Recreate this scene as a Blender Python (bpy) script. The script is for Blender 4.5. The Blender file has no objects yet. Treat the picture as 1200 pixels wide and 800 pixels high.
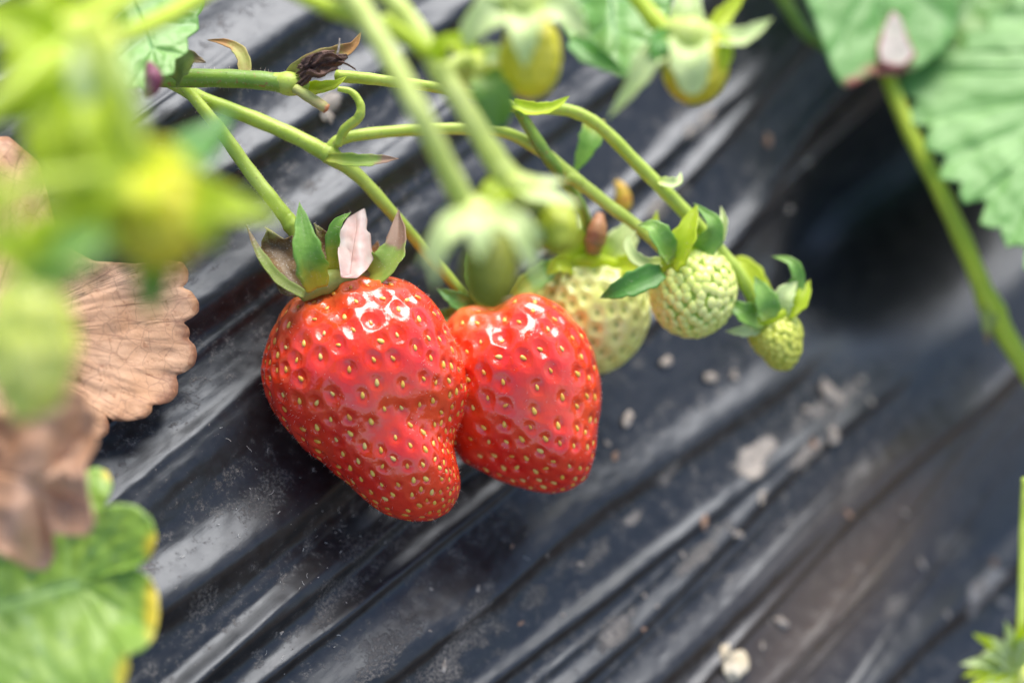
import bpy, math, random
import numpy as np
from mathutils import Vector, Matrix

random.seed(7)
rng = np.random.default_rng(11)
C = bpy.context.scene.collection
S = bpy.context.scene
S.unit_settings.system = 'METRIC'
S.unit_settings.scale_length = 0.01          # one unit is one centimetre

# ------------------------------------------------------------------ camera frame
LENS, SENSOR = 70.0, 36.0
PITCH = math.radians(45)
CAMROT = Matrix.Rotation(PITCH, 3, 'X')
FOCUS = 33.85
HUB = Vector((0, 0, 26.0))                   # point looked at, 26 cm above the soil
CAMLOC = HUB + CAMROT @ Vector((0, 0, 34.0))
KPX = SENSOR / LENS / 1200.0                 # cm per photo pixel per cm of distance
M3 = np.array(CAMROT)
CL = np.array(CAMLOC)

def P(px, py, d):
    c = np.array([(px - 600) * KPX * d, -(py - 400) * KPX * d, -d])
    return M3 @ c + CL

def cam2w(v):
    return M3 @ np.asarray(v, float)

def px2cm(px, d):
    return px * KPX * d

# plane of the film: distance = D0 + gx*x + gy*y in camera axes
D0, GX, GY = 37.7, 0.60, 0.30
def film_d(px, py):
    return D0 / (1 - GX * (px - 600) * KPX + GY * (py - 400) * KPX)

# ------------------------------------------------------------------ objects
def thing(name, label, cat, base, group=None):
    o = bpy.data.objects.new(name, None)
    o.empty_display_size = 0.3
    C.objects.link(o)
    o.location = Vector(base)
    o['label'] = label
    o['category'] = cat
    if group:
        o['group'] = group
    return o

def wloc(o):
    v = np.zeros(3)
    while o is not None:
        v = v + np.array(o.location)
        o = o.parent
    return v

def obj(name, verts, faces, mat, parent=None, loc=None, smooth=True, uvs=None, attrs=None):
    verts = np.asarray(verts, float)
    if loc is None:
        loc = np.zeros(3) if parent is not None else verts.mean(0)
    base = (wloc(parent) if parent is not None else np.zeros(3)) + np.asarray(loc)
    me = bpy.data.meshes.new(name)
    f = faces.tolist() if isinstance(faces, np.ndarray) else faces
    me.from_pydata((verts - base).tolist(), [], f)
    if uvs is not None:
        uvl = me.uv_layers.new(name='UVMap')
        idx = np.empty(len(me.loops), dtype=np.int32)
        me.loops.foreach_get('vertex_index', idx)
        uvl.data.foreach_set('uv', np.asarray(uvs, np.float32)[idx].ravel())
    if attrs:
        for k, a in attrs.items():
            at = me.attributes.new(k, 'FLOAT', 'POINT')
            at.data.foreach_set('value', np.asarray(a, np.float32))
    me.materials.append(mat)
    if smooth:
        me.polygons.foreach_set('use_smooth', [True] * len(me.polygons))
    me.update()
    o = bpy.data.objects.new(name, me)
    C.objects.link(o)
    o.location = Vector(loc)
    if parent is not None:
        o.parent = parent
    return o

def tag(o, label, cat, group=None):
    o['label'] = label
    o['category'] = cat
    if group:
        o['group'] = group
    return o

# ------------------------------------------------------------------ numeric helpers
def catmull(pts, n):
    p = np.asarray(pts, float)
    if len(p) == 2:
        t = np.linspace(0, 1, n)[:, None]
        return p[0] * (1 - t) + p[1] * t
    q = np.vstack([2 * p[0] - p[1], p, 2 * p[-1] - p[-2]])
    seg = len(p) - 1
    out = []
    for u in np.linspace(0, seg, n):
        i = min(int(u), seg - 1)
        t = u - i
        a, b, c, d = q[i], q[i + 1], q[i + 2], q[i + 3]
        out.append(0.5 * (2 * b + (c - a) * t + (2 * a - 5 * b + 4 * c - d) * t * t + (3 * b - a - 3 * c + d) * t ** 3))
    return np.array(out)

def nrm(v):
    v = np.asarray(v, float)
    return v / (np.linalg.norm(v, axis=-1, keepdims=True) + 1e-12)

def sstep(a, b, x):
    t = np.clip((x - a) / (b - a), 0, 1)
    return t * t * (3 - 2 * t)

class Noise2:
    def __init__(self, seed):
        self.g = np.random.default_rng(seed).random((256, 256)) * 2 - 1
    def one(self, x, y):
        xi, yi = np.floor(x).astype(int), np.floor(y).astype(int)
        fx, fy = x - xi, y - yi
        fx, fy = fx * fx * (3 - 2 * fx), fy * fy * (3 - 2 * fy)
        g = self.g
        a, b = g[xi % 256, yi % 256], g[(xi + 1) % 256, yi % 256]
        c, d = g[xi % 256, (yi + 1) % 256], g[(xi + 1) % 256, (yi + 1) % 256]
        return (a * (1 - fx) + b * fx) * (1 - fy) + (c * (1 - fx) + d * fx) * fy
    def fbm(self, x, y, o=4):
        s, a = 0, 1.0
        for k in range(o):
            s = s + a * self.one(x * 2 ** k + 17.3 * k, y * 2 ** k + 5.1 * k)
            a *= .5
        return s

# ------------------------------------------------------------------ materials
def new_mat(name):
    m = bpy.data.materials.new(name)
    m.use_nodes = True
    nt = m.node_tree
    nt.nodes.clear()
    return m, nt, nt.nodes, nt.links

def N(nodes, t, **kw):
    n = nodes.new(t)
    for k, v in kw.items():
        if k in n.inputs.keys():
            n.inputs[k].default_value = v
        else:
            setattr(n, k, v)
    return n

def rgba(c):
    return (c[0], c[1], c[2], 1.0)

def ramp(nodes, stops):
    r = nodes.new('ShaderNodeValToRGB')
    e = r.color_ramp.elements
    e[0].position, e[0].color = stops[0][0], rgba(stops[0][1])
    e[1].position, e[1].color = stops[-1][0], rgba(stops[-1][1])
    for p, c in stops[1:-1]:
        x = e.new(p)
        x.color = rgba(c)
    return r

def mixc(nodes, links, fac, a, b, mode='MIX'):
    m = nodes.new('ShaderNodeMix')
    m.data_type = 'RGBA'
    m.blend_type = mode
    for s, v in ((0, fac), (6, a), (7, b)):
        if hasattr(v, 'is_output'):
            links.new(v, m.inputs[s])
        elif s == 0:
            m.inputs[0].default_value = v
        else:
            m.inputs[s].default_value = rgba(v)
    return m.outputs[2]

def plant_mat(name, ca, cb, scale=1.2, rough=.45, trans=.35, tip=None, tip_at=.85, base=None, base_to=.25,
              vein=None, vein_n=0, edge=None, edge_at=.9, spec=.5, bump=.15, bscale=14, tcol=None, sheen=0.0, spots=None, scorch=None, cracks=None):
    """leaf, sepal and stem tissue: two-tone noise, optional tip/base/edge colours along the blade (UV y = along, x = across)"""
    m, nt, nd, ln = new_mat(name)
    tc = N(nd, 'ShaderNodeTexCoord')
    nz = N(nd, 'ShaderNodeTexNoise', Scale=scale, Detail=5.0, Roughness=.6)
    ln.new(tc.outputs['Object'], nz.inputs['Vector'])
    rp = ramp(nd, [(.35, ca), (.65, cb)])
    ln.new(nz.outputs['Fac'], rp.inputs['Fac'])
    col = rp.outputs['Color']
    uv = N(nd, 'ShaderNodeUVMap')
    sep = N(nd, 'ShaderNodeSeparateXYZ')
    ln.new(uv.outputs['UV'], sep.inputs[0])
    nz2 = N(nd, 'ShaderNodeTexNoise', Scale=scale * 2.3, Detail=4.0)
    ln.new(tc.outputs['Object'], nz2.inputs['Vector'])
    def along(sock, at, width, invert=False):
        ad = N(nd, 'ShaderNodeMath', operation='MULTIPLY_ADD')
        ln.new(nz2.outputs['Fac'], ad.inputs[0])
        ad.inputs[1].default_value = .5
        ln.new(sock, ad.inputs[2])
        mr = N(nd, 'ShaderNodeMapRange', interpolation_type='SMOOTHSTEP')
        ln.new(ad.outputs[0], mr.inputs['Value'])
        mr.inputs['From Min'].default_value = at + .25 - width
        mr.inputs['From Max'].default_value = at + .25 + width
        mr.inputs['To Min'].default_value = 1.0 if invert else 0.0
        mr.inputs['To Max'].default_value = 0.0 if invert else 1.0
        return mr.outputs['Result']
    if base is not None:
        col = mixc(nd, ln, along(sep.outputs['Y'], base_to, .2, True), col, base)
    if tip is not None:
        col = mixc(nd, ln, along(sep.outputs['Y'], tip_at, .08), col, tip)
    if edge is not None:
        col = mixc(nd, ln, along(sep.outputs['X'], edge_at, .08), col, edge)
    if spots is not None:
        vz = N(nd, 'ShaderNodeTexNoise', Scale=scale * 9, Detail=2.0)
        ln.new(tc.outputs['Object'], vz.inputs['Vector'])
        sr = ramp(nd, [(.62, (0, 0, 0)), (.72, (1, 1, 1))])
        ln.new(vz.outputs['Fac'], sr.inputs['Fac'])
        col = mixc(nd, ln, sr.outputs['Color'], col, spots)
    if cracks is not None:
        wz = N(nd, 'ShaderNodeTexNoise', Scale=2.0, Detail=3.0)
        ln.new(tc.outputs['Object'], wz.inputs['Vector'])
        wm = N(nd, 'ShaderNodeMix', data_type='VECTOR')
        wm.inputs[0].default_value = .18
        ln.new(tc.outputs['Object'], wm.inputs[4]); ln.new(wz.outputs['Color'], wm.inputs[5])
        vo = N(nd, 'ShaderNodeTexVoronoi', feature='DISTANCE_TO_EDGE', Scale=4.2)
        ln.new(wm.outputs[1], vo.inputs['Vector'])
        cr = ramp(nd, [(.0, (.75, .75, .75)), (.05, (0, 0, 0))])
        ln.new(vo.outputs['Distance'], cr.inputs['Fac'])
        cm = N(nd, 'ShaderNodeMath', operation='MULTIPLY')
        ln.new(cr.outputs['Color'], cm.inputs[0]); ln.new(nz2.outputs['Fac'], cm.inputs[1])
        col = mixc(nd, ln, cm.outputs[0], col, cracks)
    if scorch is not None:
        sa = N(nd, 'ShaderNodeAttribute', attribute_name='scorch')
        col = mixc(nd, ln, along(sa.outputs['Fac'], .5, .26), col, scorch)
    if vein is not None:
        at = N(nd, 'ShaderNodeAttribute', attribute_name='vein')
        col = mixc(nd, ln, at.outputs['Fac'], col, vein)
    bz = N(nd, 'ShaderNodeTexNoise', Scale=bscale, Detail=6.0, Roughness=.65)
    ln.new(tc.outputs['Object'], bz.inputs['Vector'])
    bp = N(nd, 'ShaderNodeBump', Strength=bump, Distance=.04)
    ln.new(bz.outputs['Fac'], bp.inputs['Height'])
    pr = N(nd, 'ShaderNodeBsdfPrincipled', Roughness=rough)
    pr.inputs['Specular IOR Level'].default_value = spec
    if sheen:
        pr.inputs['Sheen Weight'].default_value = sheen
        pr.inputs['Sheen Roughness'].default_value = .4
    ln.new(col, pr.inputs['Base Color'])
    ln.new(bp.outputs['Normal'], pr.inputs['Normal'])
    out = N(nd, 'ShaderNodeOutputMaterial')
    if trans > 0:
        tr = N(nd, 'ShaderNodeBsdfTranslucent')
        tcx = mixc(nd, ln, 1.0, col, tcol if tcol is not None else (1.3, 1.25, .6), 'MULTIPLY')
        ln.new(tcx, tr.inputs['Color'])
        mx = N(nd, 'ShaderNodeMixShader')
        mx.inputs[0].default_value = trans
        ln.new(pr.outputs[0], mx.inputs[1])
        ln.new(tr.outputs[0], mx.inputs[2])
        ln.new(mx.outputs[0], out.inputs[0])
    else:
        ln.new(pr.outputs[0], out.inputs[0])
    return m

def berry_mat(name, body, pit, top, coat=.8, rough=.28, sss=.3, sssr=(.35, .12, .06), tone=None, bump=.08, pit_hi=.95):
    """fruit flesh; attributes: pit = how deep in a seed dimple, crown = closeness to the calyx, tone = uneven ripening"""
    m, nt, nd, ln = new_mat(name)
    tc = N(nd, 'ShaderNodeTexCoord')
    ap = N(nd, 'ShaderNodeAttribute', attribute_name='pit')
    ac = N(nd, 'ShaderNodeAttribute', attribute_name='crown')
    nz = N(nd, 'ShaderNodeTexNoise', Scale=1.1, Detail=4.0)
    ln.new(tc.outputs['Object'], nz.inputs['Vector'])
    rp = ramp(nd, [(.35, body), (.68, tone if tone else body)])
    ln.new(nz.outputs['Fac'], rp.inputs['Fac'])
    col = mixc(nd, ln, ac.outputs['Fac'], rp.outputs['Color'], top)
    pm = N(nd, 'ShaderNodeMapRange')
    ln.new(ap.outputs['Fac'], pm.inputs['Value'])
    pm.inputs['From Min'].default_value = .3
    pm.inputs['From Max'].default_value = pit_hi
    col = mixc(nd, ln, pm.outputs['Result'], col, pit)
    bz = N(nd, 'ShaderNodeTexNoise', Scale=7.0, Detail=3.0)
    ln.new(tc.outputs['Object'], bz.inputs['Vector'])
    bp = N(nd, 'ShaderNodeBump', Strength=bump, Distance=.05)
    ln.new(bz.outputs['Fac'], bp.inputs['Height'])
    pr = N(nd, 'ShaderNodeBsdfPrincipled', Roughness=rough)
    pr.inputs['Subsurface Weight'].default_value = sss
    pr.inputs['Subsurface Radius'].default_value = sssr
    pr.inputs['Subsurface Scale'].default_value = .6
    pr.inputs['Coat Weight'].default_value = coat
    pr.inputs['Coat Roughness'].default_value = max(.05, rough * .4)
    pr.inputs['Coat IOR'].default_value = 1.55
    ln.new(col, pr.inputs['Base Color'])
    ln.new(bp.outputs['Normal'], pr.inputs['Normal'])
    ln.new(bp.outputs['Normal'], pr.inputs['Coat Normal'])
    out = N(nd, 'ShaderNodeOutputMaterial')
    ln.new(pr.outputs[0], out.inputs[0])
    return m

def plain_mat(name, ca, cb, rough=.5, scale=6, bump=.2, spec=.5, bscale=20, coat=0):
    m, nt, nd, ln = new_mat(name)
    tc = N(nd, 'ShaderNodeTexCoord')
    nz = N(nd, 'ShaderNodeTexNoise', Scale=scale, Detail=5.0)
    ln.new(tc.outputs['Object'], nz.inputs['Vector'])
    rp = ramp(nd, [(.35, ca), (.65, cb)])
    ln.new(nz.outputs['Fac'], rp.inputs['Fac'])
    bz = N(nd, 'ShaderNodeTexNoise', Scale=bscale, Detail=5.0)
    ln.new(tc.outputs['Object'], bz.inputs['Vector'])
    bp = N(nd, 'ShaderNodeBump', Strength=bump, Distance=.05)
    ln.new(bz.outputs['Fac'], bp.inputs['Height'])
    pr = N(nd, 'ShaderNodeBsdfPrincipled', Roughness=rough)
    pr.inputs['Specular IOR Level'].default_value = spec
    pr.inputs['Coat Weight'].default_value = coat
    ln.new(rp.outputs['Color'], pr.inputs['Base Color'])
    ln.new(bp.outputs['Normal'], pr.inputs['Normal'])
    out = N(nd, 'ShaderNodeOutputMaterial')
    ln.new(pr.outputs[0], out.inputs[0])
    return m

MAT = {}
MAT['ripe'] = berry_mat('ripe_flesh', (.84, .024, .010), (.76, .012, .007), (.90, .20, .05), tone=(.89, .070, .014), coat=.6, rough=.18, bump=.30, sss=.3, sssr=(.2, .06, .03))
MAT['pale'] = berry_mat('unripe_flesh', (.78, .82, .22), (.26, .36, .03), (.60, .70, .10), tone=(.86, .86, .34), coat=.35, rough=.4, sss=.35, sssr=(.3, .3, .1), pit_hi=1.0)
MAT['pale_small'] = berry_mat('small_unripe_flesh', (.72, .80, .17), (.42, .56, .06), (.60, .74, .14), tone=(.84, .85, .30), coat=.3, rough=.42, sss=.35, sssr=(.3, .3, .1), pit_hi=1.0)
MAT['tiny'] = berry_mat('tiny_unripe_flesh', (.56, .60, .07), (.42, .48, .04), (.66, .62, .16), tone=(.60, .60, .09), coat=.3, rough=.45, sss=.3, sssr=(.3, .3, .08), pit_hi=1.0)
MAT['olive'] = berry_mat('olive_unripe_flesh', (.17, .19, .006), (.13, .16, .005), (.22, .25, .01), tone=(.21, .22, .007), coat=.1, rough=.55, sss=.1, sssr=(.3, .3, .05))
MAT['olive_light'] = berry_mat('olive_lime_flesh', (.34, .40, .02), (.26, .32, .015), (.42, .50, .04), tone=(.40, .44, .03), coat=.1, rough=.55, sss=.15, sssr=(.3, .3, .05))
MAT['yellow'] = berry_mat('yellow_unripe_flesh', (.58, .52, .02), (.44, .44, .015), (.50, .56, .03), tone=(.66, .58, .03), coat=.2, rough=.5, sss=.3, sssr=(.3, .3, .05))
MAT['lime'] = berry_mat('lime_unripe_flesh', (.70, .76, .11), (.52, .62, .05), (.72, .78, .14), tone=(.78, .80, .20), coat=.2, rough=.5, sss=.3, sssr=(.3, .3, .08))
MAT['seed'] = plain_mat('seed_skin', (.78, .42, .05), (.86, .60, .14), rough=.3, scale=2, bump=.05, coat=.5)
_nt = MAT['seed'].node_tree
_oi = _nt.nodes.new('ShaderNodeObjectInfo')
_rp = ramp(_nt.nodes, [(0, (.74, .28, .03)), (.3, (.86, .48, .05)), (.7, (.90, .62, .10)), (1, (.78, .58, .16))])
_nt.links.new(_oi.outputs['Random'], _rp.inputs['Fac'])
_pr = [n for n in _nt.nodes if n.type == 'BSDF_PRINCIPLED'][0]
_nt.links.new(_rp.outputs['Color'], _pr.inputs['Base Color'])
MAT['stem'] = plant_mat('stem_green', (.40, .54, .05), (.54, .66, .11), scale=1.5, rough=.42, trans=.15, bump=.25, bscale=22, sheen=.15, spots=(.42, .46, .10))
MAT['stem_dark'] = plant_mat('stem_deep_green', (.16, .30, .03), (.28, .42, .05), scale=1.2, rough=.4, trans=.12, bump=.25, bscale=20, sheen=.12, spots=(.34, .20, .05))
MAT['stem_pale'] = plant_mat('stem_pale_green', (.58, .68, .15), (.68, .76, .26), scale=1.0, rough=.45, trans=.2, bump=.1, sheen=.15)
MAT['stem_lime'] = plant_mat('stem_lime', (.50, .64, .04), (.62, .72, .07), scale=1.0, rough=.45, trans=.2, bump=.1, sheen=.2)
MAT['stump'] = plant_mat('stump_brown_green', (.50, .36, .16), (.40, .46, .10), scale=2.5, rough=.6, trans=0, tip=(.45, .16, .06), tip_at=.9, bump=.3)
MAT['sepal'] = plant_mat('sepal_green', (.16, .36, .05), (.28, .50, .09), scale=2, rough=.45, trans=.4, base=(.52, .52, .05), base_to=.25, sheen=.1, bump=.3)
MAT['sepal_dry'] = plant_mat('sepal_green_with_dry_tip', (.24, .40, .06), (.36, .48, .10), scale=2, rough=.5, trans=.35, tip=(.40, .26, .18), tip_at=.62, base=(.40, .46, .06), base_to=.15)
MAT['sepal_olive'] = plant_mat('sepal_olive', (.24, .33, .06), (.36, .42, .12), scale=2, rough=.5, trans=.3, tip=(.24, .17, .08), tip_at=.75)
MAT['sepal_brown'] = plant_mat('sepal_withered', (.15, .085, .03), (.26, .16, .06), scale=4, rough=.35, trans=.2, tip=(.34, .33, .10), tip_at=.8, bump=.5, bscale=9, spots=(.5, .45, .38), tcol=(1.1, 1, .8))
MAT['sepal_teal'] = plant_mat('sepal_bluish_green', (.17, .38, .06), (.32, .52, .11), scale=1.5, rough=.4, trans=.35, base=(.44, .58, .10), base_to=.1, sheen=.15)
MAT['sepal_pale'] = plant_mat('sepal_pale', (.64, .76, .32), (.76, .84, .46), scale=1.2, rough=.45, trans=.35, base=(.64, .74, .18), base_to=.15, sheen=.2, tcol=(1.1, 1.1, .7))
MAT['sepal_lime'] = plant_mat('sepal_lime', (.50, .64, .025), (.64, .74, .06), scale=1.0, rough=.45, trans=.5, sheen=.1)
MAT['sepal_yellow'] = plant_mat('sepal_yellow', (.66, .70, .02), (.74, .74, .03), scale=1.0, rough=.45, trans=.4)
MAT['sepal_deep'] = plant_mat('sepal_deep_green', (.09, .28, .04), (.16, .40, .07), scale=1.4, rough=.4, trans=.35)
MAT['petal'] = plant_mat('withered_petal', (.93, .76, .72), (.95, .90, .87), scale=3.0, rough=.55, trans=.62, tip=(.80, .70, .68), tip_at=.9, bump=.4, bscale=7, tcol=(1, .95, .9))
MAT['bud'] = plant_mat('withered_bud', (.34, .13, .05), (.46, .22, .09), scale=3, rough=.5, trans=0, base=(.22, .20, .05), base_to=.25, bump=.4)
MAT['bud_yellow'] = plant_mat('withered_yellow_tip', (.60, .48, .03), (.50, .22, .03), scale=4, rough=.5, trans=.1, bump=.3)
MAT['stipule_purple'] = plant_mat('stipule_purple', (.14, .03, .07), (.24, .06, .10), scale=3, rough=.5, trans=.1, bump=.3)
MAT['leaf_dead'] = plant_mat('dead_leaf', (.66, .36, .19), (.76, .47, .29), scale=.9, rough=.55, trans=.2, vein=(.26, .11, .06), spots=(.50, .25, .13), edge=(.34, .16, .09), edge_at=.97, bump=.4, bscale=9, tcol=(1.1, .9, .7), cracks=(.30, .13, .075))
MAT['leaf_dead_dark'] = plant_mat('dead_leaf_near', (.48, .25, .13), (.76, .47, .31), scale=.7, rough=.5, trans=.2, bump=.3, bscale=5, tcol=(1.1, .9, .7))
MAT['leaf_old'] = plant_mat('old_leaf', (.24, .42, .055), (.36, .53, .10), scale=.6, rough=.4, trans=.3, vein=(.34, .54, .17), scorch=(.72, .60, .06), bump=.3, bscale=6, sheen=.03, spots=(.22, .36, .14))
MAT['leaf'] = plant_mat('fresh_leaf', (.16, .38, .07), (.28, .50, .13), scale=.5, rough=.36, trans=.35, vein=(.30, .52, .24), bump=.35, bscale=5, sheen=.05)
MAT['leaf_pale'] = plant_mat('pale_leaf', (.19, .42, .10), (.29, .53, .17), scale=.5, rough=.45, trans=.4, vein=(.36, .58, .24), bump=.35, bscale=4, sheen=.05)
MAT['leaf_scorched'] = plant_mat('scorched_leaf', (.15, .38, .08), (.28, .52, .17), scale=.5, rough=.4, trans=.4, vein=(.44, .64, .32), bump=.35, bscale=5, sheen=.08, scorch=(.50, .17, .13))
MAT['scorch'] = plant_mat('scorched_patch', (.40, .38, .30), (.54, .46, .40), scale=1.4, rough=.6, trans=.1, edge=(.34, .10, .09), edge_at=.85, bump=.4)
MAT['wither'] = plain_mat('withered_black', (.05, .022, .018), (.16, .085, .06), rough=.7, scale=5, bump=.8)
MAT['wither_tan'] = plant_mat('withered_tan', (.42, .30, .10), (.40, .42, .10), scale=3, rough=.6, trans=.2, tip=(.38, .20, .06), tip_at=.6, bump=.3)
MAT['crumb'] = plain_mat('soil_crumb', (.24, .20, .165), (.44, .385, .33), rough=.85, scale=5, bump=.6, spec=.2)
MAT['crumb_brown'] = plain_mat('brown_soil_crumb', (.22, .13, .09), (.40, .26, .18), rough=.85, scale=5, bump=.6, spec=.2)
MAT['chip'] = plain_mat('pale_chip', (.52, .42, .27), (.68, .60, .46), rough=.6, scale=2.5, bump=.5, spec=.3)
MAT['fuzz'] = plain_mat('fuzz_hair', (.75, .62, .50), (.80, .70, .60), rough=.5, scale=1, bump=0)

# ------------------------------------------------------------------ builders
def tube_geo(pts, n=None, sides=12, wob=.03):
    """pts: (px, py, d, radius_px)"""
    pts = np.asarray(pts, float)
    w = np.array([P(*p[:3]) for p in pts])
    r = np.array([px2cm(p[3], p[2]) for p in pts])
    n = n or max(12, 10 * (len(pts) - 1))
    c = catmull(w, n)
    rr = np.interp(np.linspace(0, len(pts) - 1, n), np.arange(len(pts)), r)
    t = nrm(np.gradient(c, axis=0))
    up = np.array([.31, .2, .93])
    a = nrm(np.cross(t, up))
    b = np.cross(t, a)
    ang = np.linspace(0, 2 * math.pi, sides, endpoint=False)
    ph = rng.random() * 6
    V, UV = [], []
    for i in range(n):
        k = 1 + wob * math.sin(i * .9 + ph)
        for q, th in enumerate(ang):
            flute = 1 + .03 * math.cos(3 * th + ph)
            V.append(c[i] + rr[i] * k * flute * (math.cos(th) * a[i] + math.sin(th) * b[i]))
            UV.append((q / sides, i / (n - 1)))
    F = []
    for i in range(n - 1):
        for q in range(sides):
            q2 = (q + 1) % sides
            F.append((i * sides + q, i * sides + q2, (i + 1) * sides + q2, (i + 1) * sides + q))
    V.append(c[0] - t[0] * rr[0] * .35); UV.append((.5, 0))
    V.append(c[-1] + t[-1] * rr[-1] * .35); UV.append((.5, 1))
    b0, b1 = len(V) - 2, len(V) - 1
    for q in range(sides):
        q2 = (q + 1) % sides
        F.append((b0, q2, q))
        F.append((b1, (n - 1) * sides + q, (n - 1) * sides + q2))
    return np.array(V), F, np.array(UV)

def stalk_fuzz(root, count=260, seed=1, kind='stalk'):
    rg = np.random.default_rng(seed)
    V, F = [], []
    for o in list(root.children):
        if not o.name.startswith(kind):
            continue
        me = o.data; off = wloc(o)
        for i in rg.choice(len(me.vertices), min(count, len(me.vertices)), replace=True):
            v = me.vertices[int(i)]
            p = np.array(v.co) + off; n = np.array(v.normal)
            dr = nrm(n + .4 * rg.normal(size=3)); sd = nrm(np.cross(dr, rg.normal(size=3))) * .0018; s2 = nrm(np.cross(dr, sd)) * .0018
            L = rg.uniform(.03, .075); b = len(V)
            V += [p + sd, p - .5 * sd + .87 * s2, p - .5 * sd - .87 * s2, p + dr * L]
            F += [(b, b + 1, b + 3), (b + 1, b + 2, b + 3), (b + 2, b, b + 3)]
    o = obj('fuzz', V, F, MAT['fuzz'], root)
    o['kind'] = 'stuff'

def tube(name, pts, mat, parent=None, **kw):
    V, F, UV = tube_geo(pts, **kw)
    return obj(name, V, F, MAT[mat], parent, uvs=UV)

def sepal(name, pts, hw, mat, parent, face=(0, .25, 1), cup=.35, n=26, k=11, pw=(.5, .98), twist=0, wave=.04, point=True):
    """a leaf-like blade: centre line pts (px, py, d), half width hw in px, face = direction its inside looks in camera axes"""
    pts = np.asarray(pts, float)
    w = np.array([P(*p) for p in pts])
    c = catmull(w, n)
    dmean = pts[:, 2].mean()
    W = px2cm(hw, dmean)
    t = nrm(np.gradient(c, axis=0))
    f = cam2w(nrm(face))
    side = nrm(np.cross(t, f))
    nor = nrm(np.cross(side, t))
    s = np.linspace(0, 1, n)
    prof = ((s + .06) ** pw[0]) * ((1 - s) ** pw[1])
    prof = prof / prof.max()
    ph = rng.random() * 6
    V, UV = [], []
    for i in range(n):
        tw = twist * s[i]
        sd = math.cos(tw) * side[i] + math.sin(tw) * nor[i]
        no = -math.sin(tw) * side[i] + math.cos(tw) * nor[i]
        for j in range(k):
            x = j / (k - 1) * 2 - 1
            wv = W * wave * math.sin(9 * s[i] + ph + 2 * x) * abs(x)
            W_ = W * (1 + .07 * math.sin(23 * s[i] + ph) * abs(x) + .05 * math.sin(41 * s[i] + 2 * ph + x) * abs(x))
            rib = -.05 * W * math.exp(-(x / .12) ** 2)
            V.append(c[i] + sd * W_ * prof[i] * x + no * (W * cup * prof[i] * x * x + wv + rib + .02 * W * math.sin(11 * abs(x)) * prof[i]))
            UV.append((abs(x), s[i]))
    F = [(i * k + j, i * k + j + 1, (i + 1) * k + j + 1, (i + 1) * k + j) for i in range(n - 1) for j in range(k - 1)]
    o = obj(name, V, F, MAT[mat], parent, uvs=UV)
    md = o.modifiers.new('thickness', 'SOLIDIFY')
    md.thickness = .010
    md.offset = 0
    return o

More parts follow.
